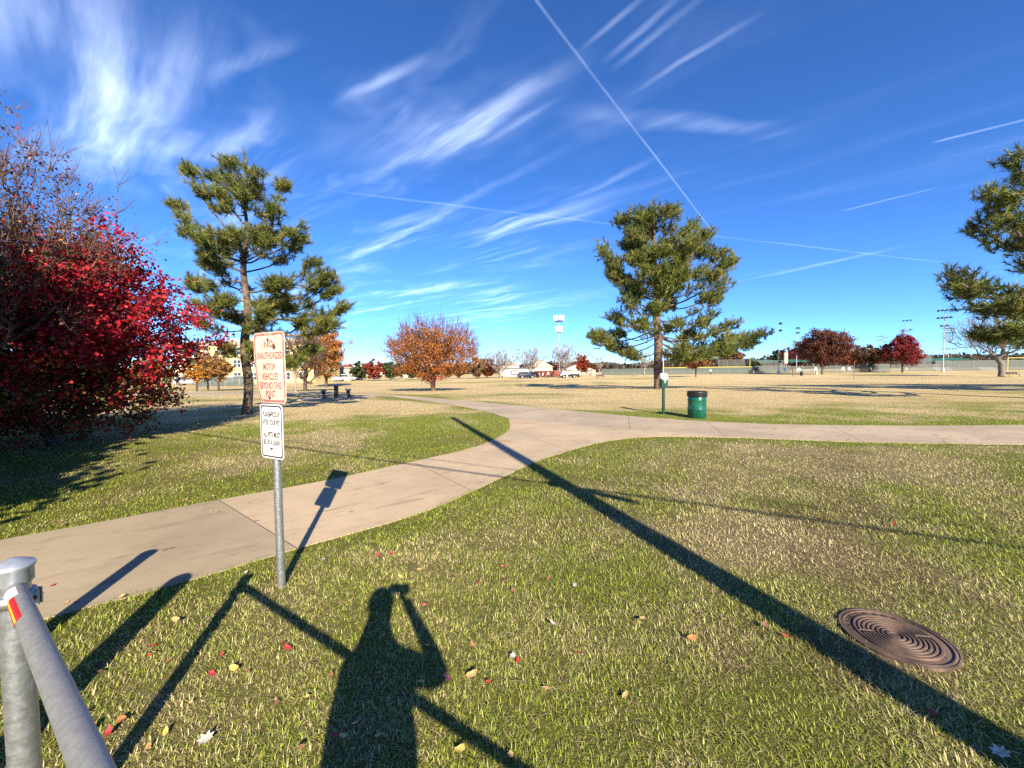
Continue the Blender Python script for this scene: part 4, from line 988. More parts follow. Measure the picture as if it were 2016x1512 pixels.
# ------------------------------------------------------------------ manhole cover
M['iron'] = mat('rusted_cast_iron', (0.130, 0.086, 0.066), 0.62, metal=0.25, vary=0.25, scale=7, bump=0.35, bscale=70, dirt=((0.24, 0.17, 0.12), 0.5))
M['iron_dark'] = mat('dark_pick_hole', (0.012, 0.010, 0.009), 0.9)
M['mortar'] = mat('sandy_concrete_collar', (0.17, 0.13, 0.085), 0.9, vary=0.3, scale=12, bump=0.5)
def build_manhole():
    root = thing('manhole_cover', 'rusty brown round sewer manhole cover with concentric ridges in the grass', 'manhole cover', (MAN.x, MAN.y, MAN.z-0.012), R(-12))
    Rr = 0.262; N = 72
    fr = MB(); fr.lathe([(Rr+0.030, -0.02), (Rr+0.026, 0.004), (Rr+0.012, 0.006)], N); fr.build('collar', M['mortar'], root)
    f2 = MB(); f2.lathe([(Rr+0.014, -0.02), (Rr+0.013, 0.030), (Rr+0.003, 0.031), (Rr+0.002, 0.012)], N, smooth=False); f2.build('frame', M['iron'], root)
    prof = [(Rr, 0.0), (Rr, 0.026), (Rr-0.010, 0.030), (Rr-0.016, 0.030), (Rr-0.018, 0.021), (Rr-0.056, 0.021)]
    r_ = Rr-0.058
    while r_ > 0.03:
        prof += [(r_, 0.021), (r_-0.002, 0.031), (r_-0.012, 0.031), (r_-0.014, 0.021)]; r_ -= 0.0225
    prof += [(0.02, 0.024), (0.0005, 0.025)]
    c = MB(); c.lathe(prof, N, smooth=False); cov = c.build('cover', M['iron'], root)
    # raised words along the rim
    def arc(word, a0, a1, r0):
        n = len(word)
        for i, ch in enumerate(word):
            if ch == ' ': continue
            an = R(a0+(a1-a0)*i/max(1, n-1)); me = text_mesh('letter', ch, 0.033, 0.032, M['iron_dark'])
            v = np.empty(len(me.vertices)*3); me.vertices.foreach_get('co', v); v = v.reshape(-1, 3)
            x, z = v[:, 0].copy(), v[:, 2].copy(); tx, ty = math.sin(an), -math.cos(an); nx, ny = math.cos(an), math.sin(an)
            v[:, 0] = nx*(r0+z)+tx*x; v[:, 1] = ny*(r0+z)+ty*x; v[:, 2] = 0.0235
            me.vertices.foreach_set('co', v.ravel()); me.update(); link('letter', me, cov)
    arc('CREEK', 172, 130, Rr-0.037); arc('SEWER', 112, 58, Rr-0.037)
    for sgn in (-1, 1):
        h = MB(); h.box((sgn*0.150-0.034, -0.013, 0.026), (sgn*0.150+0.034, 0.013, 0.0345), 0.004); h.build('pick_hole', M['iron_dark'], cov)
        h = MB(); h.box((sgn*0.150-0.040, 0.010, 0.024), (sgn*0.150+0.036, 0.022, 0.037), 0.003); h.build('pick_bar', M['iron'], cov)
build_manhole()

# ------------------------------------------------------------------ bin and dog bag post
def build_bin():
    b = gp(1372, 822.5); root = thing('trash_drum', 'green steel drum bin with black lid on the grass by the path', 'trash can', b)
    H = 0.90; r_ = 0.285
    prof = [(r_-0.02, 0.0), (r_, 0.012)]
    for zc in (0.30, 0.60): prof += [(r_, zc-0.03), (r_+0.012, zc), (r_, zc+0.03)]
    prof += [(r_, 0.745), (r_-0.01, 0.75)]
    d = MB(); d.lathe(prof, 40); d.build('drum', M['green_paint'], root)
    for zc in (0.30, 0.60): MB().lathe([(r_+0.0135, zc-0.010), (r_+0.018, zc), (r_+0.0135, zc+0.010)], 40).build('hoop', M['green_paint'], root)
    l = MB(); l.lathe([(r_+0.026, 0.715), (r_+0.030, 0.73), (r_+0.022, 0.82), (r_+0.030, 0.85), (r_+0.026, 0.885), (r_+0.008, 0.895), (r_-0.05, 0.885), (r_-0.07, 0.80)], 40); l.build('lid', M['black'], root)
build_bin()
def build_dog_post():
    b = gp(1306, 815.5); root = thing('dog_waste_station', 'green dog bag post with white notice by the path', 'bag dispenser', b, R(14))
    Y = b.y; top = z_at(1302, 735, Y)-b.z
    MB().tube([(0, 0, -0.1), (0, 0, top-0.35)], 0.052, 20).build('post', M['dkgreen'], root)
    MB().box((-0.125, -0.085, top-0.52), (0.125, 0.075, top-0.19), 0.015).build('dispenser_box', M['dkgreen'], root)
    p = MB(); p.box((-0.055, -0.093, top-0.255), (0.075, -0.087, top-0.225)); p.build('label_strip', M['white'], root)
    p = MB(); p.box((-0.015, -0.094, top-0.345), (0.02, -0.087, top-0.295)); p.build('bag_end', M['white'], root)
    s = MB(); s.add([(-0.15, -0.10, top-0.20), (0.13, -0.10, top-0.20), (0.15, 0.02, top), (-0.11, 0.02, top), (-0.15, -0.097, top-0.203), (0.13, -0.097, top-0.203), (0.15, 0.023, top-0.003), (-0.11, 0.023, top-0.003)], [(0, 1, 2, 3), (7, 6, 5, 4), (0, 4, 5, 1), (1, 5, 6, 2), (2, 6, 7, 3), (3, 7, 4, 0)]); s.build('notice', M['white'], root)
build_dog_post()

# ------------------------------------------------------------------ picnic set on the lawn
M['dkmetal'] = mat('dark_coated_steel', (0.018, 0.018, 0.020), 0.5)
def build_picnic():
    b = gp(662, 783); Y = b.y; pad = gp(662, 784)
    pd = MB(); pd.box((-2.0, -1.4, -0.05), (2.0, 1.4, 0.03), 0.01); o = pd.build('concrete_pad', M['conc_b'], None, (pad.x, pad.y, pad.z)); tag(o, kind='structure')
    rz = R(25); ax = Vector((math.cos(rz), math.sin(rz)))
    t = thing('picnic_table', 'dark picnic table between two dark benches under the pine shade', 'table', (b.x, b.y, b.z+0.03), rz)
    MB().box((-0.34, -0.9, 0.72), (0.34, 0.9, 0.77), 0.012).build('table_top', M['dkmetal'], t)
    for y in (-0.55, 0.55): MB().box((-0.12, y-0.05, 0), (0.12, y+0.05, 0.72), 0.01).build('leg', M['dkmetal'], t)
    for s, lab in ((-1, 'dark bench at the left of the picnic table'), (1, 'dark bench at the right of the picnic table')):
        q = thing('bench', lab, 'bench', (b.x+s*0.70*ax.x, b.y+s*0.70*ax.y, b.z+0.03), rz, 'benches of the picnic set')
        MB().box((-0.16, -0.9, 0.43), (0.16, 0.9, 0.475), 0.01).build('seat', M['dkmetal'], q)
        for y in (-0.55, 0.55): MB().box((-0.09, y-0.04, 0), (0.09, y+0.04, 0.43), 0.008).build('leg', M['dkmetal'], q)
build_picnic()

# ------------------------------------------------------------------ utility pole and cables behind the camera
def sun_up(g_, h):
    k = h/-LIGHT.z; return Vector((g_.x-LIGHT.x*k, g_.y-LIGHT.y*k, g_.z+h))
def build_pole():
    tip = gp(890, 822); near = gp(2000, 1484); H = 8.6; top = sun_up(tip, H)
    sd = (near.xy-tip.xy).normalized(); k = (top.xy-tip.xy).dot(sd); base = Vector((tip.x+sd.x*k, tip.y+sd.y*k, 0))
    root = thing('utility_pole', 'wooden utility pole standing behind the photographer', 'pole', base)
    tl = top-base; MB().tube([(0, 0, -0.3), tl*0.5, tl], [0.155, 0.13, 0.10], 16).build('pole', M['pole_wood'], root)
    # the overhead cable: its shadow crosses the path and the lawn
    a = gp(480, 877); c = gp(1250, 990); j = gp(1085, 953)
    zc = H*((gp(1085, 953)-base).length/(tip-base).length)
    dc = Vector((c.x-a.x, c.y-a.y, 0)).normalized(); P = sun_up(j, zc)
    for off, r_, lab in ((0.0, 0.022, 'thick black cable strung past the pole behind the camera'), (0.35, 0.009, 'thin black wire above the thick cable behind the camera')):
        cb = MB(); pts = []
        for s in range(-24, 25):
            q = P+dc*(s*1.5)+Vector((0, 0, off+0.0007*(s*1.5)**2)); pts.append(q)
        o = cb.tube(pts, r_, 8).build('overhead_cable', M['cable'], None); tag(o, lab, 'cable', 'overhead cables')
    s0 = sun_up(gp(1150, 966), zc); s1 = sun_up(gp(1256, 990), zc)
    w = s1-s0; o = MB().tube([s0, s0+w*0.12, s0+w*0.85, s1], [0.02, 0.062, 0.058, 0.02], 14).build('cable_closure', M['black'], None)
    tag(o, 'black splice case hanging on the overhead cable', 'splice case')
    br = MB(); br.box((-0.05, -0.05, 0), (0.05, 0.05, 0.12)); br.build('bracket', M['galv'], root, (P.x-base.x, P.y-base.y, zc-0.06))
build_pole()

# ------------------------------------------------------------------ fallen leaves
def leaf_shape(name, kind, curl, seed):
    rng = random.Random(seed); n = 14; out = []
    for k in range(n):
        a = 2*math.pi*k/n; r_ = 1.0
        if kind == 'ovate': r_ = 0.72+0.28*math.cos(a)**2+(0.22 if k == 0 else 0)
        if kind == 'lobed': r_ = 0.55+0.45*abs(math.cos(2.5*a))
        if kind == 'oak': r_ = 0.6+0.4*(k % 2)*rng.uniform(0.6, 1)
        out.append((r_*math.cos(a)*rng.uniform(0.93, 1.07), r_*math.sin(a)*0.78*rng.uniform(0.93, 1.07)))
    vs = [(0, 0, 0.05)]+[(x*0.5, y*0.5, 0.05+curl*(0.25*x*x+0.5*y*y*(1 if y > 0 else 0.7))) for x, y in out]+[(x, y, 0.05+curl*(x*x+1.6*y*y*(1 if y > 0 else 0.5))) for x, y in out]
    fs = []
    for k in range(n):
        k2 = (k+1) % n; fs.append((0, 1+k, 1+k2)); fs.append((1+k, 1+n+k, 1+n+k2, 1+k2))
    b = MB(); b.add(vs, fs, True); b.tube([(-1.0, 0, 0.05+curl*0.9), (-1.5, 0.1, 0.15)], [0.035, 0.02], 4)
    return b
LEAF_COL = {'red': (0.36, 0.030, 0.035), 'pink': (0.52, 0.10, 0.11), 'tan': (0.50, 0.30, 0.13), 'yellow': (0.48, 0.36, 0.09), 'pale': (0.46, 0.42, 0.35), 'orange': (0.42, 0.17, 0.06), 'brown': (0.20, 0.10, 0.05)}
def build_leaves():
    for k, c in LEAF_COL.items(): M['lf_'+k] = mat('fallen_leaf_'+k, c, 0.55, vary=0.22, scale=2.5)
    shapes = [(kd, cu) for kd in ('ovate', 'lobed', 'oak') for cu in (0.12, 0.4)]
    meshes = {}
    def me(kd, cu, col):
        key = (kd, cu, col)
        if key not in meshes: meshes[key] = leaf_shape('leaf', kd, cu, len(meshes)).mesh('fallen_leaf', M['lf_'+col])
        return meshes[key]
    rng = random.Random(8)
    words = {'red': 'red', 'pink': 'pinkish red', 'tan': 'tan', 'yellow': 'yellow', 'pale': 'pale grey', 'orange': 'orange', 'brown': 'brown'}
    spec = [(881, 1342, 'pink', 'ovate', 1.5, 'large pinkish red oval leaf lying right of the photographer shadow'), (930, 1338, 'tan', 'ovate', 1.5, 'broad tan leaf, lowest of the tan leaf cluster'), (925, 1308, 'tan', 'ovate', 1.2, 'tan curled leaf above the broad tan leaf'), (1010, 1300, 'pale', 'oak', 1.2, 'pale torn leaf with a red leaf beside it'), (1020, 1306, 'red', 'ovate', 0.7, 'small red leaf touching the pale torn leaf'), (992, 1120, 'pink', 'ovate', 1.1, None), (993, 1149, 'red', 'ovate', 1.1, None), (1081, 1143, 'pink', 'lobed', 0.8, None), (1010, 1168, 'brown', 'oak', 1.2, None), (1132, 1158, 'pale', 'oak', 1.2, 'pale leaf in the grass right of the two red leaves'), (1264, 1228, 'tan', 'ovate', 1.2, 'tan leaf in the grass left of the pole shadow'), (1362, 1265, 'orange', 'ovate', 1.2, 'orange leaf in the grass right of the tan leaf by the pole shadow'), (1377, 1215, 'tan', 'ovate', 0.9, None), (905, 1487, 'yellow', 'ovate', 1.2, 'yellow leaf at the bottom edge right of the photographer shadow'), (603, 1383, 'yellow', 'lobed', 1.1, 'yellow leaf just left of the photographer shadow'), (462, 1324, 'yellow', 'ovate', 1.2, 'pale yellow leaf by the post shadow'), (300, 1296, 'yellow', 'lobed', 1.5, 'large yellow leaf near the gate'), (303, 1280, 'red', 'ovate', 1.3, 'red leaf behind the large yellow leaf near the gate'), (347, 1229, 'tan', 'ovate', 1.2, 'tan leaf between two post shadows'), (430, 1214, 'red', 'ovate', 1.0, 'red leaf in the post shadow'), (566, 1284, 'red', 'ovate', 1.1, 'red leaf left of the rail shadow'), (240, 1430, 'orange', 'ovate', 1.4, 'orange leaf right of the gate rail'), (405, 1466, 'pale', 'oak', 1.7, 'pale white lobed leaf at the bottom left'), (1838, 1416, 'red', 'ovate', 1.4, 'red leaf in the pole shadow below the manhole cover'), (834, 1199, 'pink', 'lobed', 0.9, None), (1231, 1378, 'tan', 'ovate', 0.9, None), (1970, 1492, 'pale', 'oak', 1.6, 'pale leaf in the bottom right corner'), (1545, 1258, 'red', 'ovate', 0.7, None), (745, 1100, 'red', 'ovate', 1.0, None), (771, 1096, 'red', 'ovate', 0.8, None), (826, 1126, 'yellow', 'ovate', 1.1, None), (788, 1142, 'yellow', 'ovate', 1.1, 'yellow leaf at the head of the photographer shadow'), (1762, 1036, 'red', 'ovate', 1.2, 'single red leaf on the dry lawn at the right'), (1265, 1010, 'pale', 'oak', 1.4, 'pale leaf just below the crossing cable shadow'), (485, 1132, 'pale', 'oak', 1.0, None), (930, 1277, 'orange', 'ovate', 0.8, None), (1075, 1362, 'tan', 'ovate', 0.9, None), (1505, 1240, 'brown', 'oak', 1.3, None), (1450, 1160, 'red', 'ovate', 0.7, None), (1140, 1293, 'red', 'ovate', 0.9, None)]
    n_given = len(spec)
    for _ in range(74):
        kind = rng.random()
        if kind < 0.50: px, py = rng.uniform(100, 700), rng.uniform(1150, 1512)
        elif kind < 0.72: px, py = rng.uniform(560, 1100), rng.uniform(1080, 1500)
        elif kind < 0.86: px = rng.uniform(0, 700); py = 1065-px*0.19-rng.uniform(2, 14)
        else: px, py = rng.uniform(150, 520), rng.uniform(950, 1010)
        spec.append((px, py, rng.choices(['red', 'tan', 'orange', 'brown', 'yellow', 'pale', 'pink'], [4, 4, 2.5, 8, 1.2, 0.4, 1.0])[0], rng.choice(['ovate', 'ovate', 'lobed']), rng.uniform(0.55, 1.05), None))
    for i, (px, py, col, kd, sz, lab) in enumerate(spec):
        p = gp(px, py); onpath = inside(POLY_A, np.array([p.x]), np.array([p.y]))[0]
        o = link('fallen_leaf', me(kd, rng.choice((0.12, 0.4)), col), None, (p.x, p.y, PATH_Z+0.002 if onpath else 0.020+rng.uniform(0, 0.012)))
        s = 0.0225*sz*rng.uniform(0.9, 1.1); o.scale = (s, s, s); o.rotation_euler = (rng.uniform(-0.45, 0.45), rng.uniform(-0.45, 0.45), rng.uniform(0, 6.28))
        if onpath: o.rotation_euler[0] = o.rotation_euler[1] = 0
        if onpath: where = 'on the concrete path'
        elif py < 1075: where = 'in the grass along the far edge of the path'
        elif px > 1100: where = 'in the lawn right of the photographer shadow'
        elif px > 860: where = 'in the lawn between the two long shadows'
        elif px > 640: where = 'around the photographer shadow'
        elif px > 430: where = 'between the post shadow and the rail shadow'
        else: where = 'in the lawn beside the gate'
        tag(o, lab or '%s %s fallen leaf lying %s' % ('tiny' if sz < 0.75 else 'small', words[col], where), 'leaf', 'fallen leaves')
build_leaves()

def build_twigs():
    rng = random.Random(12)
    for px, py, L, a, lab in ((140, 1032, 0.13, 0.5, 'short dark twig lying on the path near its far edge'), (333, 1083, 0.10, 0.9, 'short thin twig lying on the path between the bollard shadow and the post'), (505, 1028, 0.06, 0.7, 'tiny twig lying on the path left of the sign post'), (690, 1010, 0.05, 0.2, 'tiny twig lying on the path right of the sign shadow')):
        p = gp(px, py); m = MB(); pts = [Vector((L*(k/5-0.5), rng.uniform(-0.006, 0.006), 0.004+rng.uniform(0, 0.004))) for k in range(6)]
        m.tube(pts, [0.0035, 0.0032, 0.003, 0.0026, 0.002, 0.001], 6); m.tube([pts[3], pts[3]+Vector((0.018, 0.016, 0.004))], [0.0022, 0.001], 5)
        o = m.build('twig', M['bark_dark'], None, (p.x, p.y, PATH_Z), a); tag(o, lab, 'twig', 'twigs on the path')
build_twigs()

# ------------------------------------------------------------------ people
M['skin'] = mat('skin', (0.50, 0.30, 0.21), 0.55, vary=0.06)
M['hair'] = mat('dark_hair', (0.03, 0.02, 0.015), 0.6)
def cloth(name, col): return mat(name, col, 0.9, vary=0.15, scale=9, bump=0.2)
def person(name, label, loc, rotz, arms, cols, height=1.75, coat=1.0, group=None, hip=None, sh=0.17):
    """one continuous skinned figure; arms: per side (elbow, wrist) in metres for a 1.75 m figure, local frame facing +y"""
    k = height/1.75; root = thing(name, label, 'person', loc, rotz, group)
    J = {'pelvis': (0, 0, 0.98), 'waist': (0, 0.0, 1.12), 'chest': (0, 0.0, 1.32), 'neck0': (0, 0.0, 1.46), 'neck': (0, 0.01, 1.53), 'head0': (0, 0.025, 1.60), 'head': (0, 0.025, 1.70)}
    hip = hip or coat
    rad = {'pelvis': 0.165*hip, 'waist': 0.15*hip, 'chest': 0.165*coat, 'neck0': 0.10, 'neck': 0.070, 'head0': 0.082, 'head': 0.088}
    E = [('pelvis', 'waist'), ('waist', 'chest'), ('chest', 'neck0'), ('neck0', 'neck'), ('neck', 'head0'), ('head0', 'head')]
    for s, sg in (('l', -1), ('r', 1)):
        el, wr = arms[0 if sg < 0 else 1]
        d = Vector(wr)-Vector(el); d.normalize(); h1 = Vector(wr)+d*0.09
        J.update({'sh'+s: (sg*sh, 0, 1.41 if hip == coat else 1.37), 'el'+s: el, 'wr'+s: wr, 'hd'+s: tuple(h1), 'hip'+s: (sg*0.095, 0, 0.90), 'kn'+s: (sg*0.10, 0.02, 0.50), 'an'+s: (sg*0.105, -0.01, 0.09), 'toe'+s: (sg*0.125, 0.15, 0.035)})
        rad.update({'sh'+s: 0.078*coat, 'el'+s: 0.055*coat, 'wr'+s: 0.034, 'hd'+s: 0.036, 'hip'+s: 0.105, 'kn'+s: 0.068, 'an'+s: 0.048, 'toe'+s: 0.036})
        E += [('chest', 'sh'+s), ('sh'+s, 'el'+s), ('el'+s, 'wr'+s), ('wr'+s, 'hd'+s), ('pelvis', 'hip'+s), ('hip'+s, 'kn'+s), ('kn'+s, 'an'+s), ('an'+s, 'toe'+s)]
    names = list(J); idx = {n: i for i, n in enumerate(names)}
    co = [tuple(c*k for c in J[n]) for n in names]; rr = [rad[n]*k for n in names]; ed = [(idx[a], idx[b]) for a, b in E]
    return root, co, rr, ed, idx, J, k, cols
def skin_body(root, co, rr, ed, idx, cols, k, name='body', face=True):
    me = bpy.data.meshes.new(name); me.from_pydata(co, ed, []); o = link(name, me, root)
    md = o.modifiers.new('skin', 'SKIN'); md.use_smooth_shade = True
    for i, v in enumerate(me.skin_vertices[0].data): v.radius = (rr[i], rr[i]*(0.72 if i < 3 else 1.0)); v.use_root = (i == 0)
    sb = o.modifiers.new('subdivision', 'SUBSURF'); sb.levels = 2; sb.render_levels = 2
    bpy.context.view_layer.update(); dg = bpy.context.evaluated_depsgraph_get()
    m2 = bpy.data.meshes.new_from_object(o.evaluated_get(dg)); o.modifiers.clear(); o.data = m2; bpy.data.meshes.remove(me)
    m2.materials.clear()
    for c in cols: m2.materials.append(c)                       # skin, top, trousers, shoes
    wr = [Vector(co[idx['wrl']]), Vector(co[idx['wrr']])]; el = [Vector(co[idx['ell']]), Vector(co[idx['elr']])]
    for p in m2.polygons:
        c = p.center; mi = 1
        if c.z > 1.50*k and abs(c.x) < 0.13*k and abs(c.y-0.02) < 0.15*k: mi = 0
        elif c.z < 0.10*k: mi = 3
        elif c.z < 0.93*k and abs(c.x) < 0.24*k and abs(c.y) < 0.25*k: mi = 2
        for w, e in zip(wr, el):
            if (c-w).dot((w-e).normalized()) > -0.005 and (c-w).length < 0.16*k: mi = 0
        p.material_index = mi; p.use_smooth = True
    return o
def build_people():
    shirt = cloth('dark_jacket', (0.035, 0.04, 0.05)); jean = cloth('blue_jeans', (0.05, 0.07, 0.12)); shoe = mat('dark_shoe', (0.03, 0.028, 0.026), 0.7)
    # the photographer, standing behind the phone
    arms = (((-0.165, 0.14, 1.20), (-0.09, 0.245, 1.50)), ((0.34, 0.10, 1.25), (0.155, 0.245, 1.50)))
    sc = 1.80
    root, co, rr, ed, idx, J, k, _ = person('person', 'photographer in dark jacket holding a phone, seen only as a shadow', (-0.045, -0.33, 0), R(4), arms, None, sc, 1.10, hip=1.42, sh=0.145)
    body = skin_body(root, co, rr, ed, idx, [M['skin'], shirt, jean, shoe], k)
    hc = Vector(J['head'])*k
    h = MB(); h.lathe([(0.092*math.cos(R(a))*k+0.002, hc.z-0.02*k+0.118*k*math.sin(R(a))) for a in (-5, 15, 35, 55, 75, 89)], 20, (hc.x, hc.y-0.012*k, 0)); h.build('hair', M['hair'], root)
    for s in (-1, 1):
        e = MB(); e.lathe([(0.012*math.cos(R(a)), 0.012*math.sin(R(a))) for a in (-89, -45, 0, 45, 89)], 10, (s*0.032*k, hc.y+0.080*k, hc.z-0.025*k)); e.build('eye', M['white'], root)
    n = MB(); n.add([(-0.014*k, hc.y+0.078*k, hc.z-0.065*k), (0.014*k, hc.y+0.078*k, hc.z-0.065*k), (0, hc.y+0.108*k, hc.z-0.068*k), (0, hc.y+0.084*k, hc.z-0.02*k)], [(0, 1, 2), (1, 3, 2), (3, 0, 2), (0, 3, 1)]); n.build('nose', M['skin'], root)
    # fingers closing on the phone
    for s, w in ((-1, J['hdl']), (1, J['hdr'])):
        w = Vector(w)*k
        for f in range(5):
            L = (0.055, 0.07, 0.075, 0.07, 0.055)[f]; z = w.z-0.035+0.018*f
            a = Vector((w.x, w.y+0.005, z)); bx = -s*0.02; b = MB()
            b.tube([a, a+Vector((bx*0.4, 0.030, 0.012)), a+Vector((bx*1.4, 0.030, 0.014)), a+Vector((bx*2.2, 0.012, 0.014))] if f else [a, a+Vector((bx, 0.0, 0.03)), a+Vector((bx*2.0, 0.005, 0.045))], [0.0095, 0.009, 0.008, 0.006] if f else [0.011, 0.010, 0.008], 8); b.build('finger', M['skin'], root)
    ph = MB(); ph.box((-0.075, -0.0285, CAM_H-0.058), (0.082, -0.020, CAM_H+0.018), 0.006); o = ph.build('phone', M['black'], None); tag(o, 'black phone held up by the photographer behind the view', 'phone')
    # people far across the field
    down = (((-0.24, -0.02, 1.15), (-0.26, 0.06, 0.92)), ((0.24, -0.02, 1.15), (0.26, 0.06, 0.92)))
    white = cloth('white_shirt', (0.7, 0.7, 0.7)); dark = cloth('dark_clothes', (0.02, 0.02, 0.025))
    for px, Y, lab, top, leg in [(1079, 100, 'distant person in white top standing right of the parked dark car', white, dark), (1116, 99, 'distant person in white by the dark car under the widest bare tree', white, white), (1399, 112, 'distant person walking before the ball field fence', white, dark)]:
        b = base_at(px, Y); root, co, rr, ed, idx, J, k, _ = person('person', lab, b, R(160), down, None, 1.72, 1.0)
        skin_body(root, co, rr, ed, idx, [M['skin'], top, leg, shoe], k)
        h = MB(); hc = Vector(J['head'])*k; h.lathe([(0.10*math.cos(R(a)), hc.z-0.01+0.115*math.sin(R(a))) for a in (0, 30, 60, 88)], 10, (hc.x, hc.y-0.01, 0)); h.build('hair', M['hair'], root)
build_people()

# ------------------------------------------------------------------ buildings
M['yellow_wall'] = mat('pale_yellow_stucco', (0.56, 0.47, 0.22), 0.85, vary=0.05, scale=0.6)
M['cream_wall'] = mat('cream_wall', (0.50, 0.45, 0.36), 0.85, vary=0.06, scale=0.6)
M['white_wall'] = mat('white_wall', (0.55, 0.53, 0.49), 0.8, vary=0.05, scale=0.6)
M['grey_trim'] = mat('grey_brown_roof_band', (0.30, 0.25, 0.22), 0.8, vary=0.12, scale=1.0)
M['brick'] = mat('red_brick_wall', (0.24, 0.075, 0.05), 0.9, vary=0.2, scale=3)
M['roof_tan'] = mat('tan_metal_roof', (0.46, 0.41, 0.33), 0.7, vary=0.06, scale=0.5)
M['roof_grey'] = mat('grey_roof', (0.28, 0.27, 0.26), 0.8, vary=0.1, scale=0.5)
M['frame'] = mat('window_frame', (0.70, 0.69, 0.64), 0.6, vary=0.04)
def rel(root, px, py, Y):
    return x_at(px, py, Y)-root.location.x, z_at(px, py, Y)-root.location.z
def window(parent, x, z, w, h, y, nx=2):
    f = MB(); f.box((x-w/2, y-0.10, z-h/2), (x+w/2, y+0.02, z+h/2)); o = f.build('window', M['frame'], parent)
    pw = (w-0.12*(nx+1))/nx
    for k in range(nx):
        for j in (0, 1):
            ph = (h-0.36)/2; x0 = x-w/2+0.12+k*(pw+0.12); z0 = z-h/2+0.12+j*(ph+0.12)
            p = MB(); p.box((x0, y-0.13, z0), (x0+pw, y-0.103, z0+ph)); p.build('pane', M['glass'], o)
def build_apartment():
    Y = 84.0; b = base_at(455, Y); root = thing('apartment_building', 'yellow three storey apartment building with flat roof behind the left trees', 'building', b)
    top = z_at(440, 680, Y)-b.z; x0 = rel(root, 412, 730, Y)[0]; x1 = rel(root, 620, 730, Y)[0]
    MB().box((x0, 0, 0), (x1, 12, top)).build('wall', M['yellow_wall'], root)
    xt = rel(root, 330, 730, Y)[0]
    MB().box((xt, 1.5, 0), (x0-0.02, 12, top-0.25)).build('stair_wall', M['cream_wall'], root)
    MB().box((xt-0.4, 0.9, top), (x1+0.5, 12.5, top+0.95)).build('parapet', M['grey_trim'], root)
    MB().box((xt-0.5, 0.0, top-0.12), (x1+0.7, 0.88, top+0.70), 0.05).build('eave', M['grey_trim'], root)
    MB().box((x0+3.0, 2.0, top+0.96), (x1-2, 10, top+1.5)).build('roof_unit', M['cream_wall'], root)
    fl = top/3
    for k in range(3):
        for j in range(6):
            xw = x0+2.6+j*3.5
            if xw < x1-1: window(root, xw, fl*k+fl*0.56, 1.7, 1.75, 0)
        bl = MB(); bl.box((xt+3.0, 1.28, fl*k+1.0), (xt+5.6, 1.48, fl*k+2.5)); bl.build('balcony_opening', M['glass'], root)
        bl = MB(); bl.box((xt+2.8, 0.6, fl*k+0.25), (xt+5.8, 1.27, fl*k+0.98)); bl.build('balcony', M['frame'], root)
    # a lower wing to the right, seen through gaps
    Y2 = 104.0; b2 = base_at(640, Y2); r2 = thing('apartment_building', 'white and cream buildings block behind the parked cars right of the signs', 'building', b2)
    MB().box((-9, 0, 0), (7, 8, 3.2)).build('wall', M['cream_wall'], r2); MB().box((-9.4, -0.4, 3.2), (7.4, 8.4, 3.6)).build('roof', M['roof_grey'], r2)
    for k in range(5): window(r2, -7.4+k*3.1, 1.7, 1.4, 1.3, 0)
build_apartment()
def gable(name, label, px, Y, w, d, h, rise, wall, roof, ry=0.0, ridge_x=True, door=None):
    b = base_at(px, Y); root = thing(name, label, 'building', b, ry)
    MB().box((-w/2, 0, 0), (w/2, d, h)).build('wall', wall, root)
    rf = MB(); o = 0.35
    if ridge_x: vs = [(-w/2-o, -o, h), (w/2+o, -o, h), (w/2+o, d/2, h+rise), (-w/2-o, d/2, h+rise), (-w/2-o, d+o, h), (w/2+o, d+o, h)]; fs = [(0, 1, 2, 3), (3, 2, 5, 4), (0, 3, 4), (1, 5, 2), (0, 4, 5, 1)]
    else: vs = [(-w/2-o, -o, h), (0, -o, h+rise), (w/2+o, -o, h), (-w/2-o, d+o, h), (0, d+o, h+rise), (w/2+o, d+o, h)]; fs = [(0, 1, 4, 3), (1, 2, 5, 4), (0, 2, 1), (3, 4, 5), (0, 3, 5, 2)]
    rf.add(vs, fs); rf.build('roof', roof, root); return root
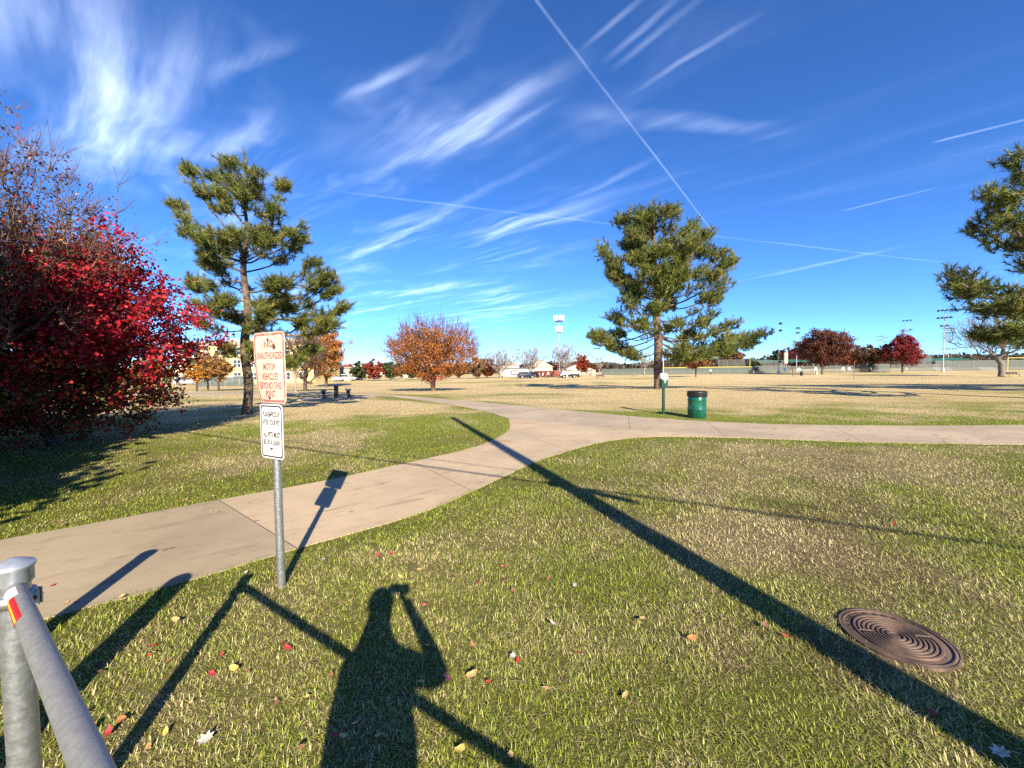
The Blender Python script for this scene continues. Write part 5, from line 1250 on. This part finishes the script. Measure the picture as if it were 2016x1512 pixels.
def build_far_buildings():
    r1 = gable('white_building', 'long white building with dark lettered sign behind the bare trees', 1022, 128, 10.5, 8, 2.5, 0.35, M['white_wall'], M['roof_grey'])
    s = MB(); s.box((-2.6, -0.10, 0.5), (0.0, -0.02, 2.0)); p = s.build('dark_sign', M['chip'], r1)
    for k, (x, z) in enumerate([(-2.1, 1.25), (-1.5, 1.25), (-0.9, 1.25), (-0.4, 1.2)]): MB().box((x-0.16, -0.13, z-0.45), (x+0.16, -0.105, z+0.45), 0.01).build('emblem', M['white'], p)
    for k in range(2): MB().box((1.6+k*1.8, -0.08, 0), (2.6+k*1.8, 0.01, 2.0)).build('door', M['roof_tan'], r1)
    gable('gabled_building', 'cream building with front gable behind the brick wall', 1063, 140, 9, 9, 3.0, 2.6, M['cream_wall'], M['roof_tan'], ridge_x=False)
    gable('gabled_building', 'cream gabled shed right of the widest bare tree', 1139, 132, 11.5, 8, 1.5, 2.2, M['cream_wall'], M['roof_tan'], ridge_x=False)
    gable('gabled_building', 'small grey roofed house behind the first bare tree', 1003, 160, 8, 8, 4.0, 1.8, M['cream_wall'], M['roof_grey'], ridge_x=False)
    def brickwall(name, lab, pxa, pxb, Y, h, d=3.0):
        a, c = base_at(pxa, Y), base_at(pxb, Y); root = thing(name, lab, 'wall', a)
        MB().box((0, 0, -0.3), (c.x-a.x, d, h)).build('wall', M['brick'], root)
        MB().box((-0.08, -0.08, h), (c.x-a.x+0.08, d+0.08, h+0.12), 0.02).build('coping', M['grey_trim'], root); return root
    w = brickwall('brick_wall', 'long red brick wall behind the far parked cars', 1053, 1124, 118, 1.75)
    for x in (1.0, 2.2): MB().box((x, -0.06, 0.3), (x+0.35, -0.005, 1.1)).build('notice', M['white'], w)
    brickwall('brick_enclosure', 'low square brick enclosure behind the orange tree trunk', 836, 867, 92, 1.15)
    r = gable('beige_building', 'beige building seen left under the orange crown', 806, 150, 6.0, 8, 5.2, 0.5, M['cream_wall'], M['roof_grey'])
    for k in range(3): window(r, -1.8+k*1.8, 2.6, 1.0, 1.3, 0)
    for px, h, w_, lab in ((683, 5.6, 6, 'far pale block with hipped roof left of the red trees'), (704, 6.0, 6, 'far pale block with dark roof above the green oak'), (752, 5.4, 7, 'far pale flat block behind the rust red tree')):
        r = gable('far_building', lab, px, 200, w_, 10, h, 1.0, M['white_wall'], M['roof_grey'])
        for k in range(3): window(r, -w_/3+k*w_/3, h-1.8, 1.1, 1.3, 0)
build_far_buildings()

# ------------------------------------------------------------------ antenna tower, light poles
def build_tower():
    Y = 165; b = base_at(1101, Y); root = thing('antenna_tower', 'tall antenna mast with two rings of white panels', 'tower', b)
    H = z_at(1100, 628, Y)-b.z
    MB().tube([(0, 0, 0), (0, 0, H*0.55), (0, 0, H)], [0.30, 0.24, 0.18], 12).build('mast', M['lightpole'], root)
    for zc, rr, n in ((H, 1.75, 9), (H-4.6, 1.15, 6)):
        ring = MB()
        for k in range(n):
            a, c = 2*math.pi*k/n, 2*math.pi*(k+1)/n
            ring.tube([(rr*math.cos(a), rr*math.sin(a), zc-0.9), (rr*math.cos(c), rr*math.sin(c), zc-0.9)], 0.11, 5)
            ring.tube([(0, 0, zc-0.9), (rr*math.cos(a), rr*math.sin(a), zc-0.9)], 0.08, 5)
        pf = ring.build('platform', M['dkmetal'], root)
        for k in range(n):
            a = 2*math.pi*k/n; p = MB(); p.box((-0.20, -0.12, zc-0.8), (0.20, 0.12, zc+1.5), 0.04); p.build('antenna_panel', M['white'], pf, ((rr+0.25)*math.cos(a), (rr+0.25)*math.sin(a), 0), a+math.pi/2)
    MB().box((-0.9, -0.3, H*0.50), (-0.3, 0.3, H*0.50+0.7), 0.04).build('equipment_box', M['lightpole'], root)
build_tower()
def light_pole(px, Y, top, label, heads, rot=0.0):
    rot = rot*1.8
    b = base_at(px, Y); H = z_at(px, top, Y)-b.z; root = thing('light_pole', label, 'light pole', b, rot, 'sports field light poles')
    MB().tube([(0, 0, 0), (0, 0, H*0.5), (0, 0, H)], [0.13, 0.10, 0.07], 10).build('pole', M['lightpole'], root)
    MB().lathe([(0.32, 0), (0.32, 0.9), (0.22, 0.95)], 10).build('footing', M['white_wall'], root)
    for dz, n, wd in heads:
        ar = MB(); ar.tube([(-wd, 0, H-dz), (wd, 0, H-dz)], 0.07, 6); arm = ar.build('cross_arm', M['dkmetal'], root)
        for k in range(n):
            x = -wd+2*wd*(k+0.5)/n
            l = MB(); l.lathe([(0.10, 0.25), (0.26, 0.10), (0.40, -0.22), (0.36, -0.25)], 8, (x, -0.30, H-dz+0.05)); l.build('floodlight', M['dkmetal'], arm)
build = [(1533, 108, 637, 'light pole left of the round maroon tree with two lamp rows', [(0, 3, 1.1), (1.9, 3, 1.1), (10.5, 2, 0.9)], 0.5), (1568, 132, 646, 'slim light pole just left of the round maroon tree', [(0, 3, 1.0), (1.6, 3, 1.0)], 0.3), (1562, 230, 672, 'far short light pole behind the slim pole left of the maroon tree', [(0, 3, 1.4), (2.2, 3, 1.4)], 0.2), (1484, 190, 676, 'thin light pole at the end of the dense pine limb', [(0, 2, 1.0)], 0.1), (1732, 250, 662, 'far light pole above the green and brown tree', [(0, 3, 1.6), (2.4, 3, 2.0)], -0.3), (1741, 262, 665, 'far light pole right of its twin above the green tree', [(0, 3, 1.6), (2.8, 3, 1.6)], -0.4), (1784, 150, 631, 'light pole rising behind the dark red pointed tree', [(0, 3, 1.5), (3.6, 2, 2.0)], -0.6), (1857, 112, 611, 'tallest light pole at the right with two tilted lamp rows', [(0, 4, 1.6), (2.1, 4, 1.6), (4.4, 2, 1.0)], -0.5), (1867, 185, 647, 'light pole with four cross arms right of the tallest one', [(0, 4, 2.4), (2.0, 5, 3.2), (9.5, 5, 3.6)], 0.0), (1020, 200, 689, 'far light pole between two pale bare trees', [(0, 3, 1.4), (1.8, 2, 1.4)], 0.2), (1161, 230, 700, 'far thin light pole left of the dense pine', [(0, 2, 1.2)], 0.0), (1175, 150, 686, 'light pole beside the leftmost branch of the dense pine', [(0, 3, 1.3)], 0.0)]
for a in build: light_pole(*a)

# ------------------------------------------------------------------ ball field fences
def veil(name, col, cover, rough=0.7):
    m, g, out = new_mat(name); p = g.n('ShaderNodeBsdfPrincipled'); pos = g.n('ShaderNodeTexCoord').outputs['Object']
    g.put(p.inputs['Base Color'], g.mix(g.noise(pos, 1.3, 3), tuple(c*0.75 for c in col), tuple(min(1, c*1.25) for c in col))); p.inputs['Roughness'].default_value = rough
    tr = g.n('ShaderNodeBsdfTransparent'); mx = g.n('ShaderNodeMixShader'); mx.inputs[0].default_value = cover
    g.t.links.new(tr.outputs[0], mx.inputs[1]); g.t.links.new(p.outputs[0], mx.inputs[2]); g.t.links.new(mx.outputs[0], out.inputs[0]); return m
M['chain'] = veil('chain_link_mesh', (0.12, 0.13, 0.125), 0.50)
M['screen'] = veil('green_windscreen_mesh', (0.075, 0.10, 0.092), 0.92)
M['screen_grey'] = veil('grey_windscreen_mesh', (0.085, 0.10, 0.092), 0.86)
M['net'] = veil('tall_netting', (0.16, 0.17, 0.16), 0.28)
M['fence_post'] = mat('grey_fence_pipe', (0.20, 0.21, 0.20), 0.6, vary=0.1)
M['yellow'] = mat('yellow_fence_cap', (0.60, 0.50, 0.10), 0.6, vary=0.05)
def fence(label, A, B, h, panel, step, mesh, cap=None, name='chain_link_fence', group=None):
    root = thing(name, label, 'fence', A, 0.0, group); L = (B.xy-A.xy).length; n = max(1, round(L/step)); post = MB().tube([(0, 0, 0), (0, 0, h+0.08)], 0.045, 6).mesh('post', M['fence_post'])
    for k in range(n+1):
        p = A.lerp(B, k/n); z = Tz(p.x, p.y); link('post', post, root, (p.x-A.x, p.y-A.y, z-A.z))
        if k < n:
            q = A.lerp(B, (k+1)/n); zq = Tz(q.x, q.y); a = Vector((p.x-A.x, p.y-A.y, z-A.z)); c = Vector((q.x-A.x, q.y-A.y, zq-A.z))
            m = MB(); e = (c-a).normalized()*0.06; off = Vector((0, -0.02, 0))
            m.add([a+e+off+Vector((0, 0, 0.04)), c-e+off+Vector((0, 0, 0.04)), c-e+off+Vector((0, 0, h-0.05)), a+e+off+Vector((0, 0, h-0.05))], [(0, 1, 2, 3)]); m.build('mesh_panel', mesh, root)
            MB().tube([a+Vector((0, 0, h)), c+Vector((0, 0, h))], 0.05 if cap is None else 0.10, 6).build('top_rail' if cap is None else 'top_cap', cap or M['fence_post'], root)
    return root
def build_fences():
    fence('green screened outfield fence with yellow top cap behind the dense pine', base_at(1298, 122), base_at(1482, 116), 2.05, 3, 3.4, M['screen'], M['yellow'], 'outfield_fence')
    fence('dark screened fence left of the dense pine', base_at(1184, 128), base_at(1294, 123), 1.9, 3, 3.4, M['screen'], None, 'outfield_fence')
    fence('grey screened fence between the yellow pole and the light pole', base_at(1486, 120), base_at(1556, 122), 2.2, 3, 3.2, M['screen_grey'], None)
    fence('chain link fence behind the round maroon tree', base_at(1558, 118), base_at(1690, 120), 2.0, 3, 3.4, M['chain'])
    fence('tall chain link fence with grey screen right of the maroon tree', base_at(1692, 122), base_at(1752, 122), 2.4, 3, 3.4, M['screen_grey'])
    fence('chain link fence behind the pointed red tree', base_at(1754, 124), base_at(1850, 126), 2.1, 3, 3.4, M['chain'])
    fence('long screened fence at the right edge behind the bench', base_at(1842, 128), base_at(2060, 128), 3.2, 3, 3.6, M['screen_grey'])
    fence('tall backstop of chain link right of the pointed red tree', base_at(1808, 135), base_at(1834, 135), 5.6, 3, 3.0, M['chain'], None, 'backstop')
    fence('tall net backstop above the outfield fence right of the dense pine', base_at(1414, 150), base_at(1466, 150), 4.6, 3, 3.3, M['net'], None, 'backstop')
    fence('tall net before the green canopies right of the yellow pole', base_at(1488, 140), base_at(1540, 140), 4.0, 3, 3.3, M['net'], None, 'backstop')
    fence('dark iron fence along the lot beside the yellow apartment building', base_at(384, 66), base_at(500, 66), 1.5, 2, 2.6, M['screen'], None, 'iron_fence')
    for px, Y, top, lab in ((1476, 117, 702, 'yellow foul pole at the end of the outfield fence'), (1984, 118, 704, 'yellow gate post at the right edge behind the bare tree')):
        b = base_at(px, Y); H = z_at(px, top, Y)-b.z; o = thing('foul_pole', lab, 'pole', b); MB().tube([(0, 0, 0), (0, 0, H)], 0.09, 8).build('pole', M['yellow'], o)
        if px > 1900: MB().tube([(0, 0, H-0.1), (6.0, 0, H-0.1)], 0.09, 8).build('bar', M['yellow'], o)
    for px, Y, top, lab, m in ((1682, 66, 712, 'thin brown post standing alone in the field', 'bark'), (1561, 88, 727, 'short thin dark post in front of the maroon tree', 'dkmetal'), (1306, 60, 709, 'thin white pole rising behind the dog bag post', 'white')):
        b = base_at(px, Y); H = z_at(px, top, Y)-b.z; o = thing('post', lab, 'post', b); MB().tube([(0, 0, -0.1), (0, 0, H)], 0.045, 8).build('pole', M[m], o); MB().lathe([(0.09, 0), (0.09, 0.06), (0.05, 0.10)], 8).build('base', M[m], o)
build_fences()
def build_field_bits():
    M['canopy'] = mat('green_shade_canopy', (0.015, 0.10, 0.075), 0.7, vary=0.1)
    for px, Y, w, h, lab in ((1506, 150, 6.5, 3.4, 'green shade canopy right of the yellow pole'), (1560, 146, 6.5, 3.4, 'green shade canopy left of the round maroon tree'), (1866, 170, 9, 3.8, 'dark green shade canopy behind the tallest light pole'), (1830, 140, 5, 3.1, 'small dark canopy below the chain link backstop')):
        b = base_at(px, Y); t = thing('shade_canopy', lab, 'canopy', b, 0, 'ball field canopies')
        c = MB(); c.add([(-w, -3, h), (w, -3, h), (w, 3, h), (-w, 3, h), (-w*0.35, 0, h+1.1), (w*0.35, 0, h+1.1)], [(0, 1, 5, 4), (2, 3, 4, 5), (1, 2, 5), (3, 0, 4), (3, 2, 1, 0)]); c.build('cover', M['canopy'], t)
        for x in (-w*0.9, w*0.9):
            for y in (-2.7, 2.7): MB().tube([(x, y, 0), (x, y, h)], 0.09, 6).build('post', M['lightpole'], t)
    b = base_at(1547, 128); t = thing('scoreboard', 'tall white scoreboard panel beside the light pole', 'scoreboard', b, 0.5); H = z_at(1547, 694, 128)-b.z
    MB().box((-0.95, -0.15, H-3.6), (0.95, 0.15, H), 0.03).build('panel', M['roof_tan'], t)
    for x in (-0.7, 0.7): MB().tube([(x, 0.2, 0), (x, 0.2, H-0.2)], 0.10, 8).build('leg', M['lightpole'], t)
    for px, Y, lab in ((1545, 112, 'white notice on the fence by the light pole'), (1573, 113, 'white notice left of the maroon tree trunk'), (1606, 115, 'white notice just left of the maroon tree trunk'), (1660, 116, 'white notice right of the maroon tree trunk'), (1672, 117, 'upper white notice on the fence right of the maroon tree'), (1713, 118, 'larger white notice on the screened fence')):
        b = base_at(px, Y); t = thing('notice_board', lab, 'notice', b, 0, 'white notices on the ball field fences'); MB().box((-0.38, -0.03, 0.9), (0.38, 0.0, 1.6), 0.01).build('panel', M['white'], t); MB().tube([(0, 0.03, 0), (0, 0.03, 1.5)], 0.03, 6).build('stake', M['lightpole'], t)
    # bleachers of bare metal by the fence
    for px, Y, lab in ((1590, 116, 'low metal bleacher behind the maroon tree trunk'), (1860, 122, 'low metal bleacher under the tallest light pole'), (1950, 118, 'low metal bleacher left of the bare tree at the right edge')):
        b = base_at(px, Y); t = thing('bleacher', lab, 'bleacher', b, 0, 'metal bleachers')
        for k in range(3): MB().box((-2.6, k*0.6, 0.35+k*0.32), (2.6, k*0.6+0.3, 0.41+k*0.32)).build('plank', M['lightpole'], t)
        for x in (-2.2, 0, 2.2): MB().tube([(x, 0.1, 0), (x, 0.1, 0.35), (x, 1.4, 1.0), (x, 1.5, 0)], 0.04, 5).build('frame', M['lightpole'], t)
    def bench(px, Y, lab, w=1.8, rot=0.1, slab_=True):
        b = base_at(px, Y); t = thing('bench', lab, 'bench', b, rot)
        for k in range(3): MB().box((-w/2, -0.22+k*0.15, 0.44), (w/2, -0.09+k*0.15, 0.48), 0.005).build('slat', M['dkmetal'], t)
        for k in range(2): MB().box((-w/2, 0.24+0.03*k, 0.55+0.17*k), (w/2, 0.27+0.03*k, 0.68+0.17*k), 0.005).build('back_slat', M['dkmetal'], t)
        for x in (-w/2+0.15, w/2-0.15): MB().tube([(x, -0.15, 0), (x, -0.15, 0.44), (x, 0.22, 0.44), (x, 0.30, 0.85)], 0.035, 6).build('leg', M['dkmetal'], t)
    bench(1996, 70, 'dark park bench under the bare tree at the right edge', 2.4)
    bench(1182, 90, 'dark bench on the far side of the field left of the dense pine', 1.9)
    bench(740, 92, 'low dark bench far behind the curved path', 1.8)
    for px, Y, lab in ((1139, 104, 'small dark bin by the pinkish red tree'), (1578, 92, 'small dark bin on the far pavement by the maroon tree'), (1608, 100, 'small pale bin left of the maroon tree trunk')):
        b = base_at(px, Y); t = thing('litter_bin', lab, 'bin', b, 0, 'small litter bins across the field'); MB().lathe([(0.26, 0), (0.29, 0.8), (0.30, 0.86)], 14).build('body', M['black'] if 'dark' in lab else M['white_wall'], t); MB().lathe([(0.31, 0.86), (0.28, 0.95), (0.10, 1.0), (0.001, 1.0)], 14).build('lid', M['black'], t)
build_field_bits()

# ------------------------------------------------------------------ parked cars
def car_mesh(paint):
    """hatchback side profile, lofted; returns part meshes. x forward"""
    prof = [(-2.2, 0.35), (-2.25, 0.75), (-2.12, 1.02), (-1.85, 1.52), (-1.5, 1.66), (0.1, 1.68), (0.45, 1.60), (1.15, 1.08), (2.05, 0.92), (2.22, 0.70), (2.2, 0.35)]
    body = MB(); n = len(prof)
    def ring(y, s): return [(x, y, 0.35+(z-0.35)*s if z > 1.1 else z) for x, z in prof]
    secs = [(-0.90, [(x, -0.90+(0.0 if z < 1.05 else 0.18*(z-1.05)/0.6), z) for x, z in prof]), (0.90, [(x, 0.90-(0.0 if z < 1.05 else 0.18*(z-1.05)/0.6), z) for x, z in prof])]
    vs = secs[0][1]+secs[1][1]; fs = [tuple(range(n)), tuple(range(n, 2*n))[::-1]]+[(i, n+i, n+(i+1) % n, (i+1) % n) for i in range(n)]
    body.add(vs, fs)
    return body
def build_cars():
    paints = {'dark': mat('dark_car_paint', (0.012, 0.014, 0.02), 0.25, vary=0.05, coat=0.6), 'white': mat('white_car_paint', (0.72, 0.72, 0.71), 0.3, vary=0.03, coat=0.5), 'silver': mat('silver_car_paint', (0.42, 0.43, 0.44), 0.3, metal=0.4, vary=0.04, coat=0.5), 'red': mat('red_car_paint', (0.25, 0.02, 0.02), 0.3, vary=0.04, coat=0.5)}
    head = mat('headlight_lens', (0.8, 0.8, 0.78), 0.15, vary=0.02); tail = mat('tail_light', (0.3, 0.01, 0.01), 0.3)
    spots = [(1036, 101, 'dark', 0.25, 'dark car parked at the foot of a pale bare tree'), (1048, 106, 'dark', 2.0, 'second dark car half hidden behind the pale bare tree trunk'), (1119, 101, 'dark', 0.1, 'dark car under the widest bare tree by the brick wall'), (372, 74, 'silver', 0.2, 'silver car at the lot under the yellow trees'), (421, 80, 'white', 1.4, 'white car behind the iron fence'), (470, 80, 'white', 1.2, 'white car left of the pine trunk'), (612, 92, 'white', 0.1, 'white car behind the brown tree'), (634, 94, 'silver', 0.1, 'silver car right of the brown tree trunk'), (655, 93, 'white', 0.1, 'white car under the bright orange tree'), (682, 99, 'silver', 0.2, 'silver grey car in the far lot right of the orange tree')]
    for px, Y, col, rz, lab in spots:
        b = base_at(px, Y); t = thing('parked_car', lab, 'car', b, rz, 'parked cars')
        car_mesh(paints[col]).build('body', paints[col], t)
        for y in (-1, 1):
            g = MB(); yy = y*0.885; zz = [(-1.75, 1.08), (-1.68, 1.45), (-1.40, 1.57), (0.05, 1.58), (0.32, 1.50), (0.85, 1.08)]
            vs = [(x, y*(0.915-0.18*(z-1.05)/0.6), z) for x, z in zz]; g.add(vs, [tuple(range(6)) if y < 0 else tuple(range(6))[::-1]]); g.build('side_window', M['glass'], t)
        ws = MB(); ws.add([(0.52, -0.74, 1.57), (0.52, 0.74, 1.57), (1.14, 0.84, 1.11), (1.14, -0.84, 1.11)], [(0, 3, 2, 1)]); o = ws.build('windscreen', M['glass'], t); o.location = (0.02, 0, 0.015)
        for x in (-1.35, 1.35):
            for y in (-0.82, 0.82):
                w = MB(); w.tube([(x, y-0.11, 0.34), (x, y+0.11, 0.34)], 0.34, 16); wo = w.build('wheel', M['rubber'], t)
                r_ = MB(); r_.tube([(x, y-0.125, 0.34), (x, y+0.125, 0.34)], 0.19, 12); r_.build('rim', M['galv'], wo)
        for y in (-0.68, 0.68):
            MB().box((2.13, y-0.16, 0.72), (2.24, y+0.16, 0.86), 0.02).build('headlight', head, t); MB().box((-2.27, y-0.14, 0.80), (-2.12, y+0.14, 1.0), 0.02).build('tail_light', tail, t)
build_cars()
